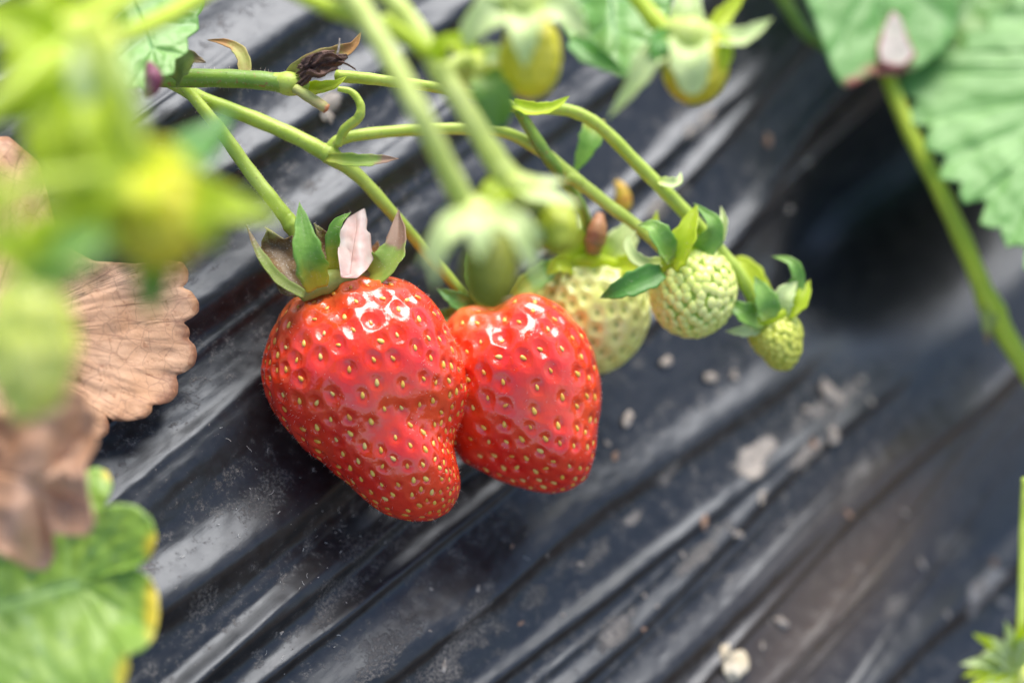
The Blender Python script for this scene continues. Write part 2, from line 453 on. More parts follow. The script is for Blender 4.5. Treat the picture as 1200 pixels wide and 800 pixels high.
def leaf(name, outline, spine, depth, mat, parent, nteeth=0, tooth=0, nout=260, rings=18, relief=.06, vein_n=12, curl=0.0, wrinkle=.03, seed=1, thick=.016, vw=.06, blobs=(), vjit=0.0):
    """a blade whose rim is traced as its own curved surface: outline/spine in px at their own distances"""
    nz = Noise2(seed)
    o2 = np.asarray(outline, float)
    clo = np.vstack([o2, o2[:1]])
    seg = np.linalg.norm(np.diff(clo, axis=0), axis=1)
    cum = np.concatenate([[0], np.cumsum(seg)])
    a = np.linspace(0, 1, nout, endpoint=False)
    xs = np.interp(a * cum[-1], cum, clo[:, 0]); ys = np.interp(a * cum[-1], cum, clo[:, 1])
    if not nteeth:                                  # soften corners a little
        for _ in range(2):
            xs = (np.roll(xs, 1) + 2 * xs + np.roll(xs, -1)) / 4
            ys = (np.roll(ys, 1) + 2 * ys + np.roll(ys, -1)) / 4
    else:
        for _ in range(10):
            xs = (np.roll(xs, 1) + 2 * xs + np.roll(xs, -1)) / 4
            ys = (np.roll(ys, 1) + 2 * ys + np.roll(ys, -1)) / 4
    rim = np.stack([xs, ys], 1)
    if nteeth:
        tn = nrm(np.roll(rim, -1, 0) - np.roll(rim, 1, 0))
        no = np.stack([tn[:, 1], -tn[:, 0]], 1)
        cen = rim.mean(0)
        sg = np.sign(((rim - cen) * no).sum(1).mean())
        ph = (a * nteeth) % 1
        jit = 1 + .35 * nz.one(np.floor(a * nteeth) * 3.7, a * 0 + 2.2)
        rim = rim + (sg * no) * (tooth * jit * ((1 - np.abs(2 * ph - 1)) ** .8 - .5))[:, None]
    sp = catmull(np.asarray(spine, float), 80)
    # each rim point belongs to the spine point it is nearest to, pulled back a bit toward the base
    dd = ((rim[:, None, :] - sp[None]) ** 2).sum(2)
    near = np.clip(dd.argmin(1) / 79.0 - .16, 0, 1)
    for _ in range(12):
        near = (np.roll(near, 1) + near + np.roll(near, -1)) / 3
    org = np.stack([np.interp(near * 79, np.arange(80), sp[:, 0]), np.interp(near * 79, np.arange(80), sp[:, 1])], 1)
    V, UV, VE, SC = [], [], [], []
    for r in range(rings):
        t = r / (rings - 1)
        for i in range(nout):
            q = org[i] * (1 - t) + rim[i] * t
            va = a[i] * vein_n + vjit * float(nz.one(np.array(a[i] * vein_n * .5), np.array(t * 2.2)))
            fr = abs((va % 1) - .5) * 2            # 1 on a side vein, 0 midway
            v = max(0, 1 - (1 - fr) / (vw * (1.6 - t))) if vein_n else 0
            if t < .05:
                v = max(v, 1)
            puff = relief * (1 - fr ** 2) * min(1, t * 2.2) * (1 - .4 * t)
            h = puff + wrinkle * nz.fbm(np.array(q[0] / 22.0), np.array(q[1] / 22.0), 3) - curl * t ** 3
            V.append(P(q[0], q[1], depth(q[0], q[1]) - h))
            UV.append((t, near[i]))
            VE.append(v * .8)
            SC.append(max([0.0] + [1 - .5 * math.hypot((q[0] - bx) / brx, (q[1] - by) / bry) for bx, by, brx, bry in blobs]))
    F = []
    for r in range(rings - 1):
        for i in range(nout):
            i2 = (i + 1) % nout
            F.append((r * nout + i, r * nout + i2, (r + 1) * nout + i2, (r + 1) * nout + i))
    o = obj(name, V, F, MAT[mat], parent, uvs=UV, attrs={'vein': VE, 'scorch': SC})
    if thick:
        md = o.modifiers.new('thickness', 'SOLIDIFY')
        md.thickness = thick
        md.offset = 0
    return o

def cube_sphere(n):
    V, F = [], []
    g = np.tan(np.linspace(-1, 1, n) * math.pi / 4)
    a, b = np.meshgrid(g, g, indexing='ij')
    one = np.ones_like(a)
    for ax in ((one, a, b), (-one, b, a), (b, one, a), (a, -one, b), (a, b, one), (b, a, -one)):
        base = sum(len(x) for x in V)
        V.append(np.stack([q.ravel() for q in ax], 1))
        i, j = np.meshgrid(np.arange(n - 1), np.arange(n - 1), indexing='ij')
        k = (base + i * n + j).ravel()
        F.append(np.stack([k, k + n, k + n + 1, k + 1], 1))
    V = nrm(np.vstack(V)); F = np.vstack(F)
    key = np.round(V * 1e5).astype(np.int64)
    _, first, inv = np.unique(key, axis=0, return_index=True, return_inverse=True)
    return V[first], inv.ravel()[F]

def vnormals(V, F):
    fn = np.cross(V[F[:, 2]] - V[F[:, 0]], V[F[:, 3]] - V[F[:, 1]])
    n = np.zeros_like(V)
    for k in range(4):
        np.add.at(n, F[:, k], fn)
    return nrm(n)

def berry_geo(center, outline, D, axis, lumps=(), creases=(), n=150, r_seed=.24, dimple=.05, dim_w=.55, bulge=False, dim_fade=0.0, seedfn=None, sq=1.0, seed=3, taper=0.0, stretch=1.0):
    """fruit shape in camera axes around its centre: the side-on outline gives the width in every direction,
    D the half thickness; lumps/creases push the front out or in; seeds are spread with a minimum spacing"""
    rg = np.random.default_rng(seed)
    cx, cy, d = center
    s = KPX * d
    o = np.asarray(outline, float)
    dx, dy = (o[:, 0] - cx) * s, -(o[:, 1] - cy) * s
    th = np.arctan2(dy, dx); R = np.hypot(dx, dy)
    k = np.argsort(th); th, R = th[k], R[k]
    thx = np.concatenate([th - 2 * math.pi, th, th + 2 * math.pi]); Rx = np.tile(R, 3)
    fine = np.linspace(-math.pi, math.pi, 720, endpoint=False)
    Rf = np.interp(fine, thx, Rx)
    kern = np.exp(-np.linspace(-2.2, 2.2, 15) ** 2); kern /= kern.sum()
    Rf = np.convolve(np.tile(Rf, 3), kern, 'same')[720:1440]
    dirs, F = cube_sphere(n)
    t = np.arctan2(dirs[:, 1], dirs[:, 0])
    Rv = np.interp(t, np.concatenate([fine, [math.pi]]), np.concatenate([Rf, Rf[:1]]))
    rho = np.hypot(dirs[:, 0], dirs[:, 1])
    z = np.sign(dirs[:, 2]) * np.abs(dirs[:, 2]) ** sq
    V = np.stack([Rv * dirs[:, 0], Rv * dirs[:, 1], D * z], 1)
    ax = np.array([axis[0], -axis[1], axis[2] if len(axis) > 2 else 0.0]); ax = nrm(ax)
    h = V @ ax
    lo, hi = h.min(), h.max()
    hh = (h - lo) / (hi - lo)                       # 0 at the crown, 1 at the tip
    if taper:
        V[:, 2] *= 1 - taper * sstep(.35, 1.0, hh)
    nr = vnormals(V, F)
    front = sstep(-.2, .5, dirs[:, 2])
    for (lx, ly, sg, am) in lumps:
        q = np.hypot(V[:, 0] - (lx - cx) * s, V[:, 1] + (ly - cy) * s) / (sg * s)
        V = V + nr * (am * np.exp(-q * q) * front)[:, None]
    for (pl, sg, am) in creases:
        pl = np.asarray(pl, float)
        best = np.full(len(V), 1e9)
        for a, b in zip(pl[:-1], pl[1:]):
            a2 = np.array([(a[0] - cx) * s, -(a[1] - cy) * s]); b2 = np.array([(b[0] - cx) * s, -(b[1] - cy) * s])
            ab = b2 - a2
            u = np.clip(((V[:, :2] - a2) @ ab) / (ab @ ab), 0, 1)
            best = np.minimum(best, np.linalg.norm(V[:, :2] - a2 - u[:, None] * ab, axis=1))
        V = V - nr * (am * np.exp(-(best / (sg * s)) ** 2) * front)[:, None]
    nr = vnormals(V, F)
    # seeds: dart throwing over the skin
    order = rg.permutation(len(V))[:9000]
    rr = r_seed * (seedfn(hh[order], V[order]) if seedfn else np.ones(len(order)))
    pts, idx, rad = [], [], []
    for q, i in enumerate(order):
        if hh[i] < .05:
            continue
        p = V[i]
        if pts:
            dv = np.array(pts) - p
            al = dv @ ax
            d2 = (dv ** 2).sum(1) - (1 - 1 / stretch ** 2) * al ** 2
            if d2.min() < rr[q] ** 2:
                continue
        pts.append(p); idx.append(i); rad.append(rr[q])
    pts, idx, rad = np.array(pts), np.array(idx), np.array(rad)
    best = np.full(len(V), 9.0)
    for p, r in zip(pts, rad):
        dv = V - p
        al = dv @ ax
        dist = np.sqrt(np.maximum((dv ** 2).sum(1) - .35 * al ** 2, 0)) / (r * dim_w * (1 - dim_fade * float(sstep(.25, .6, ((p @ ax) - lo) / (hi - lo)))))
        best = np.minimum(best, dist)
    q = np.clip(best, 0, 1.25)
    if bulge:                                    # puffed round every seed, narrow creases between
        V2 = V + nr * (dimple * np.sqrt(np.maximum(1 - (q * .8) ** 2, 0)))[:, None]
        col = np.maximum(sstep(.78, 1.2, q), .55 * (1 - sstep(.12, .3, q)))
    else:                                        # a bowl with a rounded rim under every seed
        bowl = .55 * np.maximum(1 - q * q, 0) + .45 * (1 - (np.clip(best, 0, 1.5) / 1.5) ** 1.5) # net of low ridges where the bowls meet
        V2 = V - nr * (dimple * bowl * (1 - 1.3 * dim_fade * sstep(.25, .6, hh)))[:, None]
        col = 1 - sstep(0.0, .75, q)
    ns = Noise2(seed + 40)
    V2 = V2 + nr * (.012 * ns.fbm(V[:, 0] * 2.2 + V[:, 2], V[:, 1] * 2.2 - V[:, 2], 3))[:, None]
    crown = 1 - sstep(.0, .22, hh)
    cw = P(cx, cy, d)
    return dict(V=V2 @ M3.T + cw, F=F, pit=col, crown=crown, nr=nr @ M3.T, seeds=pts, sidx=idx, srad=rad, ax=ax @ M3.T, hh=hh)

def seed_geo(nl=8, nw=10):
    V = [(0, 0, -1)]
    for i in range(1, nl):
        a = math.pi * i / nl
        z = -math.cos(a)
        w = math.sin(a) * (1 - .28 * z)
        for j in range(nw):
            b = 2 * math.pi * j / nw
            V.append((w * math.cos(b), w * math.sin(b), z))
    V.append((0, 0, 1))
    F = []
    for j in range(nw):
        F.append((0, 1 + (j + 1) % nw, 1 + j))
    for i in range(nl - 2):
        for j in range(nw):
            a, b = 1 + i * nw + j, 1 + i * nw + (j + 1) % nw
            F.append((a, b, b + nw, a + nw))
    L = len(V) - 1
    for j in range(nw):
        F.append((L, L - nw + j, L - nw + (j + 1) % nw))
    return np.array(V), F

SV, SF = seed_geo()
SEED_ME = None
def add_seeds(root, g, body, size=.052, lift=.010, keep=100):
    """each seed that shows is a part; those round the back are one piece"""
    global SEED_ME
    if SEED_ME is None:
        SEED_ME = bpy.data.meshes.new('seed')
        SEED_ME.from_pydata((SV * np.array([.58, .40, 1.0])).tolist(), [], SF)
        SEED_ME.materials.append(MAT['seed'])
        SEED_ME.polygons.foreach_set('use_smooth', [True] * len(SEED_ME.polygons))
    base = wloc(root)
    view = nrm(CL - g['V'].mean(0))
    info = []
    for i in g['sidx']:
        n = g['nr'][i]; p = g['V'][i]
        info.append((float(n @ view), i))
    info.sort(reverse=True)
    rv, rf, off = [], [], 0
    for q, (f, i) in enumerate(info):
        n, p = g['nr'][i], g['V'][i]
        z = nrm(-g['ax'] + n * float(g['ax'] @ n) + 1e-4)
        z = nrm(z + .45 * rng.normal(size=3)); z = nrm(z - n * float(z @ n))
        x = np.cross(n, z)
        sc = size * rng.uniform(.70, 1.12)
        M = Matrix((( x[0]*sc, n[0]*sc, z[0]*sc, 0), (x[1]*sc, n[1]*sc, z[1]*sc, 0), (x[2]*sc, n[2]*sc, z[2]*sc, 0), (0, 0, 0, 1)))
        pos = p + n * lift - base
        if q < keep:
            o = bpy.data.objects.new('seed', SEED_ME)
            C.objects.link(o)
            o.parent = root
            M.translation = Vector(pos)
            o.matrix_local = M
        else:
            R = np.stack([x, n, z], 1) * sc
            rv.append((SV * np.array([.58, .40, 1.0])) @ R.T + pos + base)
            rf += [tuple(k + off for k in fc) for fc in SF]
            off += len(SV)
    if rv:
        o = obj('seed_cover', np.vstack(rv), rf, MAT['seed'], root)
        o['kind'] = 'stuff'
        o['label'] = 'remaining yellow seeds towards the edge and back of the berry'

def body(root, g, mat):
    return obj('flesh', g['V'], g['F'], MAT[mat], root, attrs={'pit': g['pit'], 'crown': g['crown']})

def fuzz(root, g, count=900, length=.07, seed=5):
    rg = np.random.default_rng(seed)
    pick = rg.choice(len(g['V']), count, replace=False)
    V, F = [], []
    for i in pick:
        if g['hh'][i] < .12:
            continue
        n, p = g['nr'][i], g['V'][i]
        dr = nrm(n + .45 * rg.normal(size=3))
        sd = nrm(np.cross(dr, rg.normal(size=3))) * .0022
        s2 = nrm(np.cross(dr, sd)) * .0022
        L = length * rg.uniform(.5, 1.2)
        b = len(V)
        V += [p + sd, p - .5 * sd + .87 * s2, p - .5 * sd - .87 * s2, p + dr * L + np.array([0, 0, -.01])]
        F += [(b, b + 1, b + 3), (b + 1, b + 2, b + 3), (b + 2, b, b + 3)]
    o = obj('fuzz', V, F, MAT['fuzz'], root)
    o['kind'] = 'stuff'

# ------------------------------------------------------------------ the plastic film
def plane_uv():
    n = nrm(np.array([GX, GY, 1.0]))
    up = np.array([0, math.cos(PITCH), math.sin(PITCH)])
    u = nrm(np.cross(up, n)) ; 
    if u[0] < 0: u = -u
    v = np.cross(u, n)                      # downhill or uphill
    if v @ up > 0: v = -v
    return u, v, n
Uc, Vc, Nc = plane_uv()
Oc = np.array([0, 0, -D0])
def px_uv(px, py):
    d = film_d(px, py)
    c = np.array([(px - 600) * KPX * d, -(py - 400) * KPX * d, -d]) - Oc
    return c @ Uc, c @ Vc

def ax_grid(lo, hi, step, far_lo, far_hi):
    mid = np.arange(lo, hi, step)
    a, b = [], []
    s, x = step, lo
    while x > far_lo:
        s *= 1.25; x -= s; a.append(x)
    s, x = step, mid[-1]
    while x < far_hi:
        s *= 1.25; x += s; b.append(x)
    return np.concatenate([np.array(a[::-1]), mid, np.array(b)])

# folds: (traced bright crest line in px, width px, height cm, fade at start, fade at end)
FOLDS = [
    # lower left
    ([(40, 640), (120, 590), (190, 530), (300, 440)], 55, .30, 0, 90),
    ([(60, 760), (180, 690), (250, 645), (335, 585), (420, 520)], 40, .34, 0, 90),
    ([(150, 850), (215, 795), (300, 715), (375, 655), (440, 600)], 18, .12, 0, 80),
    ([(230, 850), (310, 785), (400, 715), (470, 660), (545, 605), (600, 560)], 13, .13, 0, 60),
    ([(330, 850), (410, 785), (490, 730), (565, 680), (655, 605), (760, 535), (880, 455), (980, 380)], 30, .22, 60, 200),
    # right of the berries
    ([(480, 860), (575, 790), (690, 705), (760, 650), (845, 585), (930, 520)], 12, .12, 0, 80),
    ([(590, 860), (665, 795), (740, 735), (820, 655), (890, 575), (960, 510), (1050, 440)], 16, .17, 0, 120),
    ([(690, 850), (760, 790), (850, 710), (940, 625), (1060, 520), (1180, 430)], 24, .20, 0, 100),
    ([(735, 880), (800, 820), (890, 720), (1000, 600), (1090, 520), (1200, 420)], 9, .11, 0, 100),
    ([(960, 850), (1020, 790), (1100, 715), (1180, 650), (1300, 560)], 22, .22, 0, 0),
    ([(1060, 850), (1130, 770), (1200, 710), (1300, 620)], 14, .13, 0, 0),
    ([(560, 850), (640, 785), (720, 720), (800, 645)], 7, .05, 0, 60),
    ([(640, 850), (720, 780), (800, 705), (880, 625)], 7, .05, 0, 60),
    ([(380, 850), (450, 790), (540, 725), (620, 660)], 8, .05, 0, 60),
    ([(850, 850), (930, 770), (1010, 690), (1080, 620)], 12, .07, 0, 100),
    # behind the fruit and up to the top
    ([(660, 450), (740, 395), (830, 300), (960, 190), (1100, 60)], 14, .16, 0, 100),
    ([(180, 370), (260, 320), (360, 240), (460, 170), (560, 90)], 36, .30, 60, 100),
    ([(160, 250), (260, 190), (360, 120), (470, 50), (560, -20)], 26, .26, 60, 0),
    ([(140, 150), (250, 70), (340, 10), (430, -60)], 40, .34, 60, 0),
    ([(430, 300), (520, 225), (620, 150), (720, 80), (820, 0)], 24, .20, 60, 60),
    ([(640, 300), (720, 230), (800, 150), (880, 90), (960, 0)], 14, .15, 40, 60),
    ([(720, 290), (790, 215), (850, 150), (930, 60), (990, -10)], 12, .14, 40, 60),
    ([(840, 290), (900, 210), (970, 120), (1040, 50)], 18, .18, 40, 60),
    ([(900, 330), (960, 240), (1040, 140)], 24, .16, 60, 60),
]

def build_film():
    us = ax_grid(-15, 32, .075, -60, 70)
    vs = ax_grid(-13, 15, .04, -34, 34)
    Ug, Vg = np.meshgrid(us, vs, indexing='ij')
    n1, n2, n3 = Noise2(1), Noise2(2), Noise2(3)
    H = np.zeros_like(Ug)
    wob = .05 * n1.fbm(Ug * .22, Vg * .4, 3)
    for (ln, wpx, amp, f0, f1) in FOLDS:
        q = np.array([px_uv(*p) for p in ln])
        k = np.argsort(q[:, 0]); q = q[k]
        mpx = np.mean([film_d(*p) for p in ln]) * KPX
        w = wpx * mpx * 1.0
        vc = np.interp(us, q[:, 0], q[:, 1])
        left = us < q[0, 0]; right = us > q[-1, 0]
        sl0 = (q[1, 1] - q[0, 1]) / (q[1, 0] - q[0, 0]); sl1 = (q[-1, 1] - q[-2, 1]) / (q[-1, 0] - q[-2, 0])
        vc = np.where(left, q[0, 1] + sl0 * .5 * (us - q[0, 0]), vc)
        vc = np.where(right, q[-1, 1] + sl1 * .5 * (us - q[-1, 0]), vc)
        kern = np.ones(25) / 25
        vc = np.convolve(np.pad(vc, 12, 'edge'), kern, 'valid')
        fade = np.ones_like(us)
        if f0: fade *= sstep(q[0, 0] - 2.0, q[0, 0] + f0 * mpx, us)
        if f1: fade *= 1 - sstep(q[-1, 0] - f1 * mpx, q[-1, 0] + 2.5, us)
        x = (Vg + wob * .6 - (vc[:, None] + w * .55)) / w      # crest sits just below the bright band
        am = amp * (1 + .25 * n2.one(Ug * .35 + 9 * amp, Ug * 0 + w * 7))
        prof = np.where(x < 0, np.exp(-(x / .95) ** 2), np.exp(-(x / .55) ** 2))
        H += am * fade[:, None] * prof
    # broad slump, long stretch wrinkles, fine crumple
    H += .22 * n3.fbm(Ug * .11, Vg * .17, 2)
    H += .022 * n1.fbm(Ug * .14 + 3, Vg * 1.1 + 1, 3)
    rr = np.random.default_rng(77)
    for q in range(46):                                     # thin taut creases running along the bed
        u0, v0 = rr.uniform(-12, 24), rr.uniform(-11, 13)
        L, w, am, sl = rr.uniform(2.5, 8), rr.uniform(.06, .15), rr.uniform(.02, .055), rr.normal(0, .035)
        x = (Vg - v0 - sl * (Ug - u0)) / w
        H += am * np.exp(-((Ug - u0) / L) ** 4) * np.where(x < 0, np.exp(-x * x), np.exp(-(x / .6) ** 2))
    H += .020 * n2.fbm(Ug * .8 + 3, Vg * 2.3 + 1, 3) * sstep(-.3, .6, n3.fbm(Ug * .3, Vg * .3, 2))
    H += .006 * n3.fbm(Ug * 4.2, Vg * 5.5, 3)
    H += .016 * (1 - np.abs(n2.fbm(Ug * .9 + 8, Vg * 1.5, 3))) * sstep(-.1, .8, n1.fbm(Ug * .4 + 6, Vg * .5, 2))
    uh, vh = px_uv(1100, 210)                                # hollow added to deepen the shade under the leaves
    H -= 3.9 * np.exp(-(((Ug - uh) / 4.0) ** 2 + ((Vg - vh) / 1.9) ** 2) ** 1.15)
    H -= .55 * np.exp(-(((Ug - px_uv(470, 560)[0]) / 2.6) ** 2 + ((Vg - px_uv(470, 560)[1]) / 1.6) ** 2))   # sagging under the fruit
    W = Oc + Ug[..., None] * Uc + Vg[..., None] * Vc + H[..., None] * Nc
    W = W.reshape(-1, 3) @ M3.T + CL
    # dried mud: fine specks everywhere, thicker in the grooves and in a few splashes
    cav = H - (np.roll(H, 9, 1) + np.roll(H, -9, 1)) / 2
    cav = np.clip(-cav / .035, 0, 1)
    patches = np.zeros_like(H)
    for (px, py, ru, rv, am) in ((885, 535, .95, .3, .72), (745, 605, .55, .22, .6), (790, 555, .7, .2, .5), (700, 650, .8, .2, .4), (640, 690, 1.0, .3, .42),
                                 (1150, 690, .9, .35, .7), (1120, 640, .9, .5, .4), (960, 480, .8, .25, .5), (640, 125, .5, .2, .0), (820, 150, .9, .22, .8), (780, 240, .9, .2, .6),
                                 (390, 700, 1.0, .4, .34), (300, 590, .9, .5, .30), (240, 700, .7, .3, .36), (420, 640, .9, .4, .32), (535, 760, 1.4, .6, .42),
                                 (375, 130, .3, .16, .9), (470, 620, 1.0, .4, .3), (890, 350, 1.2, .4, .3), (545, 30, .4, .2, .4), (450, 760, 1.2, .5, .36), (950, 530, 1.2, .2, .55), (830, 640, 1.2, .2, .45), (720, 740, 1.0, .25, .5), (1000, 560, .9, .15, .45), (690, 560, .5, .15, .5), (1060, 700, .9, .2, .45), (1000, 460, .7, .25, .5)):
        u0, v0 = px_uv(px, py)
        r = np.sqrt(((Ug - u0) / ru) ** 2 + ((Vg - v0) / rv) ** 2) + .55 * n1.fbm(Ug * 2.1, Vg * 2.6, 4)
        patches = np.maximum(patches, am * (1 - sstep(.25, 1.25, r)))
    nu, nv = len(us), len(vs)
    i, j = np.meshgrid(np.arange(nu - 1), np.arange(nv - 1), indexing='ij')
    k = (i * nv + j).ravel()
    F = np.stack([k, k + 1, k + nv + 1, k + nv], 1)
    uvs = np.stack([Ug.ravel(), Vg.ravel()], 1)
    # brown reflection painted into the film colour on the lower right
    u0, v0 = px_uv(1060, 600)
    refl_w = np.exp(-(((Ug - u0) / 7.0) ** 2 + ((Vg - v0) / 1.15) ** 2))
    o = obj('plastic_film', W, F, MAT['film'], None, uvs=uvs, attrs={'groove': cav.ravel(), 'mud': patches.ravel(), 'brown_reflection': refl_w.ravel()})
    return o, (us, vs, H)

def film_mat():
    m, nt, nd, ln = new_mat('black_mulch_film')
    uv = N(nd, 'ShaderNodeUVMap')
    out = N(nd, 'ShaderNodeOutputMaterial')
    def noise(scale, detail=5, rough=.6, stretch=None):
        n = N(nd, 'ShaderNodeTexNoise', Scale=scale, Detail=detail, Roughness=rough)
        if stretch:
            mp = N(nd, 'ShaderNodeMapping')
            mp.inputs['Scale'].default_value = stretch
            ln.new(uv.outputs['UV'], mp.inputs['Vector'])
            ln.new(mp.outputs[0], n.inputs['Vector'])
        else:
            ln.new(uv.outputs['UV'], n.inputs['Vector'])
        return n
    def math2(op, a, b):
        x = N(nd, 'ShaderNodeMath', operation=op)
        for s, v in ((0, a), (1, b)):
            if hasattr(v, 'is_output'): ln.new(v, x.inputs[s])
            else: x.inputs[s].default_value = v
        x.use_clamp = op != 'ADD'
        return x.outputs[0]
    def rmp(sock, lo, hi):
        r = ramp(nd, [(lo, (0, 0, 0)), (hi, (1, 1, 1))])
        ln.new(sock, r.inputs['Fac'])
        return r.outputs['Color']
    mud = N(nd, 'ShaderNodeAttribute', attribute_name='mud').outputs['Fac']
    gro = N(nd, 'ShaderNodeAttribute', attribute_name='groove').outputs['Fac']
    refl = N(nd, 'ShaderNodeAttribute', attribute_name='brown_reflection').outputs['Fac']
    coarse = noise(3.2, 6, .7)
    fine = noise(16, 5, .75)
    speck = noise(11, 3, .85)
    streak = noise(2.0, 4, .6, (.5, 3.0, 1))
    # masks
    md = N(nd, 'ShaderNodeMath', operation='MULTIPLY_ADD')
    ln.new(fine.outputs['Fac'], md.inputs[0]); md.inputs[1].default_value = 1.5; ln.new(mud, md.inputs[2])
    m1 = math2('MULTIPLY', rmp(math2('MULTIPLY', md.outputs[0], .5), .52, .70), math2('MULTIPLY', mud, 1.6))
    m2 = math2('MULTIPLY', math2('MULTIPLY', gro, rmp(coarse.outputs['Fac'], .52, .68)), rmp(fine.outputs['Fac'], .45, .65))
    m3 = math2('MULTIPLY', rmp(speck.outputs['Fac'], .64, .70), rmp(coarse.outputs['Fac'], .44, .6))
    haze = math2('MULTIPLY', rmp(coarse.outputs['Fac'], .3, .75), .13)
    mask = math2('MAXIMUM', math2('MAXIMUM', m1, math2('MULTIPLY', m2, .6)), math2('MULTIPLY', m3, .7))
    dustc = ramp(nd, [(.3, (.20, .17, .145)), (.7, (.44, .385, .33))])
    ln.new(coarse.outputs['Fac'], dustc.inputs['Fac'])
    film = mixc(nd, ln, math2('MULTIPLY', refl, .95), (.0085, .0085, .0085), (.080, .050, .026))  # dull brown reflection put into the base colour
    film = mixc(nd, ln, haze, film, (.17, .17, .18))
    col = mixc(nd, ln, mask, film, dustc.outputs['Color'])
    pr = N(nd, 'ShaderNodeBsdfPrincipled')
    ln.new(col, pr.inputs['Base Color'])
    rr = N(nd, 'ShaderNodeMapRange')
    ln.new(coarse.outputs['Fac'], rr.inputs['Value'])
    rr.inputs['From Min'].default_value, rr.inputs['From Max'].default_value = .3, .7
    rr.inputs['To Min'].default_value, rr.inputs['To Max'].default_value = .33, .43
    rmx = N(nd, 'ShaderNodeMix')
    ln.new(mask, rmx.inputs[0]); ln.new(rr.outputs[0], rmx.inputs[2]); rmx.inputs[3].default_value = .9
    ln.new(rmx.outputs[0], pr.inputs['Roughness'])
    pr.inputs['IOR'].default_value = 1.52
    pr.inputs['Specular Tint'].default_value = (.82, .89, 1.0, 1)
    b1 = N(nd, 'ShaderNodeBump', Strength=.10, Distance=.06)
    ln.new(streak.outputs['Fac'], b1.inputs['Height'])
    b2 = N(nd, 'ShaderNodeBump', Strength=.5, Distance=.03)
    ln.new(mask, b2.inputs['Height']); ln.new(b1.outputs[0], b2.inputs['Normal'])
    b3 = N(nd, 'ShaderNodeBump', Strength=.035, Distance=.02)
    ln.new(fine.outputs['Fac'], b3.inputs['Height']); ln.new(b2.outputs[0], b3.inputs['Normal'])
    ln.new(b3.outputs[0], pr.inputs['Normal'])
    ln.new(pr.outputs[0], out.inputs[0])
    return m

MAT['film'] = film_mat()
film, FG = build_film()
film['kind'] = 'structure'

def film_h(px, py):
    u, v = px_uv(px, py)
    us, vs, H = FG
    i = np.clip(np.searchsorted(us, u), 1, len(us) - 2); j = np.clip(np.searchsorted(vs, v), 1, len(vs) - 2)
    return H[i, j]
def on_film(px, py, lift=0.0):
    """distance to the film's surface seen at that point, less a lift"""
    return film_d(px, py) - (film_h(px, py) + lift) / Nc[2] * .9

# soil below the bed, out to the horizon
sm = plain_mat('field_soil', (.10, .065, .04), (.19, .13, .085), rough=.95, scale=.12, bump=.9, spec=.15, bscale=.5)
G = 6000.0
soil = obj('soil', [(-G, -G, 0), (G, -G, 0), (G, G, 0), (-G, G, 0)], [(0, 1, 2, 3)], sm, None, loc=(0, 0, 0), smooth=False)
soil['kind'] = 'structure'

# ------------------------------------------------------------------ ripe berry on the left
A_OUT = [(345, 349), (328, 370), (313, 403), (307, 432), (311, 458), (321, 481), (345, 511), (380, 542), (412, 569), (440, 593), (470, 607), (494, 610), (512, 607), (527, 598), (537, 582), (539, 562), (535, 540),
         (531, 522), (535, 508), (544, 487), (549, 458), (542, 422), (527, 388), (506, 354), (480, 332), (450, 323), (420, 321), (392, 328), (368, 337)]
ga = berry_geo((430, 448, 34.6), A_OUT, 1.42, (.42, .9, .15),
               lumps=[(405, 400, 75, .10), (480, 385, 60, .10), (480, 555, 55, .15), (350, 460, 50, .05)],
               creases=[([(556, 500), (520, 485), (472, 486), (440, 505)], 22, .075), ([(368, 332), (395, 360)], 16, .10), ([(440, 330), (445, 372)], 14, .05)],
               n=170, r_seed=.265, dimple=.058, dim_w=.54, dim_fade=.26, seed=3, taper=.12, stretch=1.25,
               seedfn=lambda h, v: 1.12 - .42 * sstep(.45, .85, h) - .30 * sstep(.9, 1.5, np.abs(v[:, 0])))
root = thing('strawberry', 'larger ripe red strawberry with a lobed nose and a withered pale petal at its crown', 'strawberry', P(430, 448, 34.6))
body(root, ga, 'ripe')
add_seeds(root, ga, None, size=.064)
fuzz(root, ga, 1100, .075)
cx = thing('calyx', None, None, P(385, 330, 34.2)); del cx['label']; del cx['category']
cx.parent = root; cx.location = cx.location - root.location
sepal('sepal', [(372, 338, 33.5), (360, 295, 33.1), (351, 237, 33.4)], 19, 'sepal', cx, face=(.2, .2, 1), cup=.3)
sepal('sepal', [(356, 347, 33.5), (326, 330, 33.4), (304, 300, 33.4), (289, 265, 33.6)], 10, 'sepal_olive', cx, face=(.6, .6, .6), cup=.5)['label'] = 'olive sepal curling out to the left'
sepal('sepal', [(356, 344, 33.6), (333, 314, 33.8), (318, 288, 34.0), (312, 268, 33.8)], 28, 'sepal_brown', cx, face=(.3, .3, 1), cup=.7, wave=.2)['label'] = 'brown withered sepal'
sepal('sepal', [(388, 325, 34.4), (384, 290, 34.6), (368, 262, 34.4)], 13, 'sepal_brown', cx, face=(.2, .2, 1), cup=.6, wave=.15)['label'] = 'brown withered sepal'
sepal('sepal', [(394, 328, 34.2), (391, 285, 34.0), (396, 262, 34.0), (411, 249, 34.1)], 9, 'sepal', cx, face=(-.3, .1, 1), cup=.5)
leaf('petal', [(400, 325), (396, 295), (399, 270), (407, 256), (417, 250), (427, 244), (430, 258), (429, 270), (434, 274), (435, 290), (438, 303), (430, 316), (418, 326)], [(410, 322), (414, 290), (420, 256)],
     lambda x, y: 34.15 - .013 * (y - 285) + .012 * (x - 415) + .12 * math.sin((x - 396) / 6.0), 'petal', cx, relief=.05, vein_n=5, wrinkle=.05, seed=8, rings=14, nout=150)
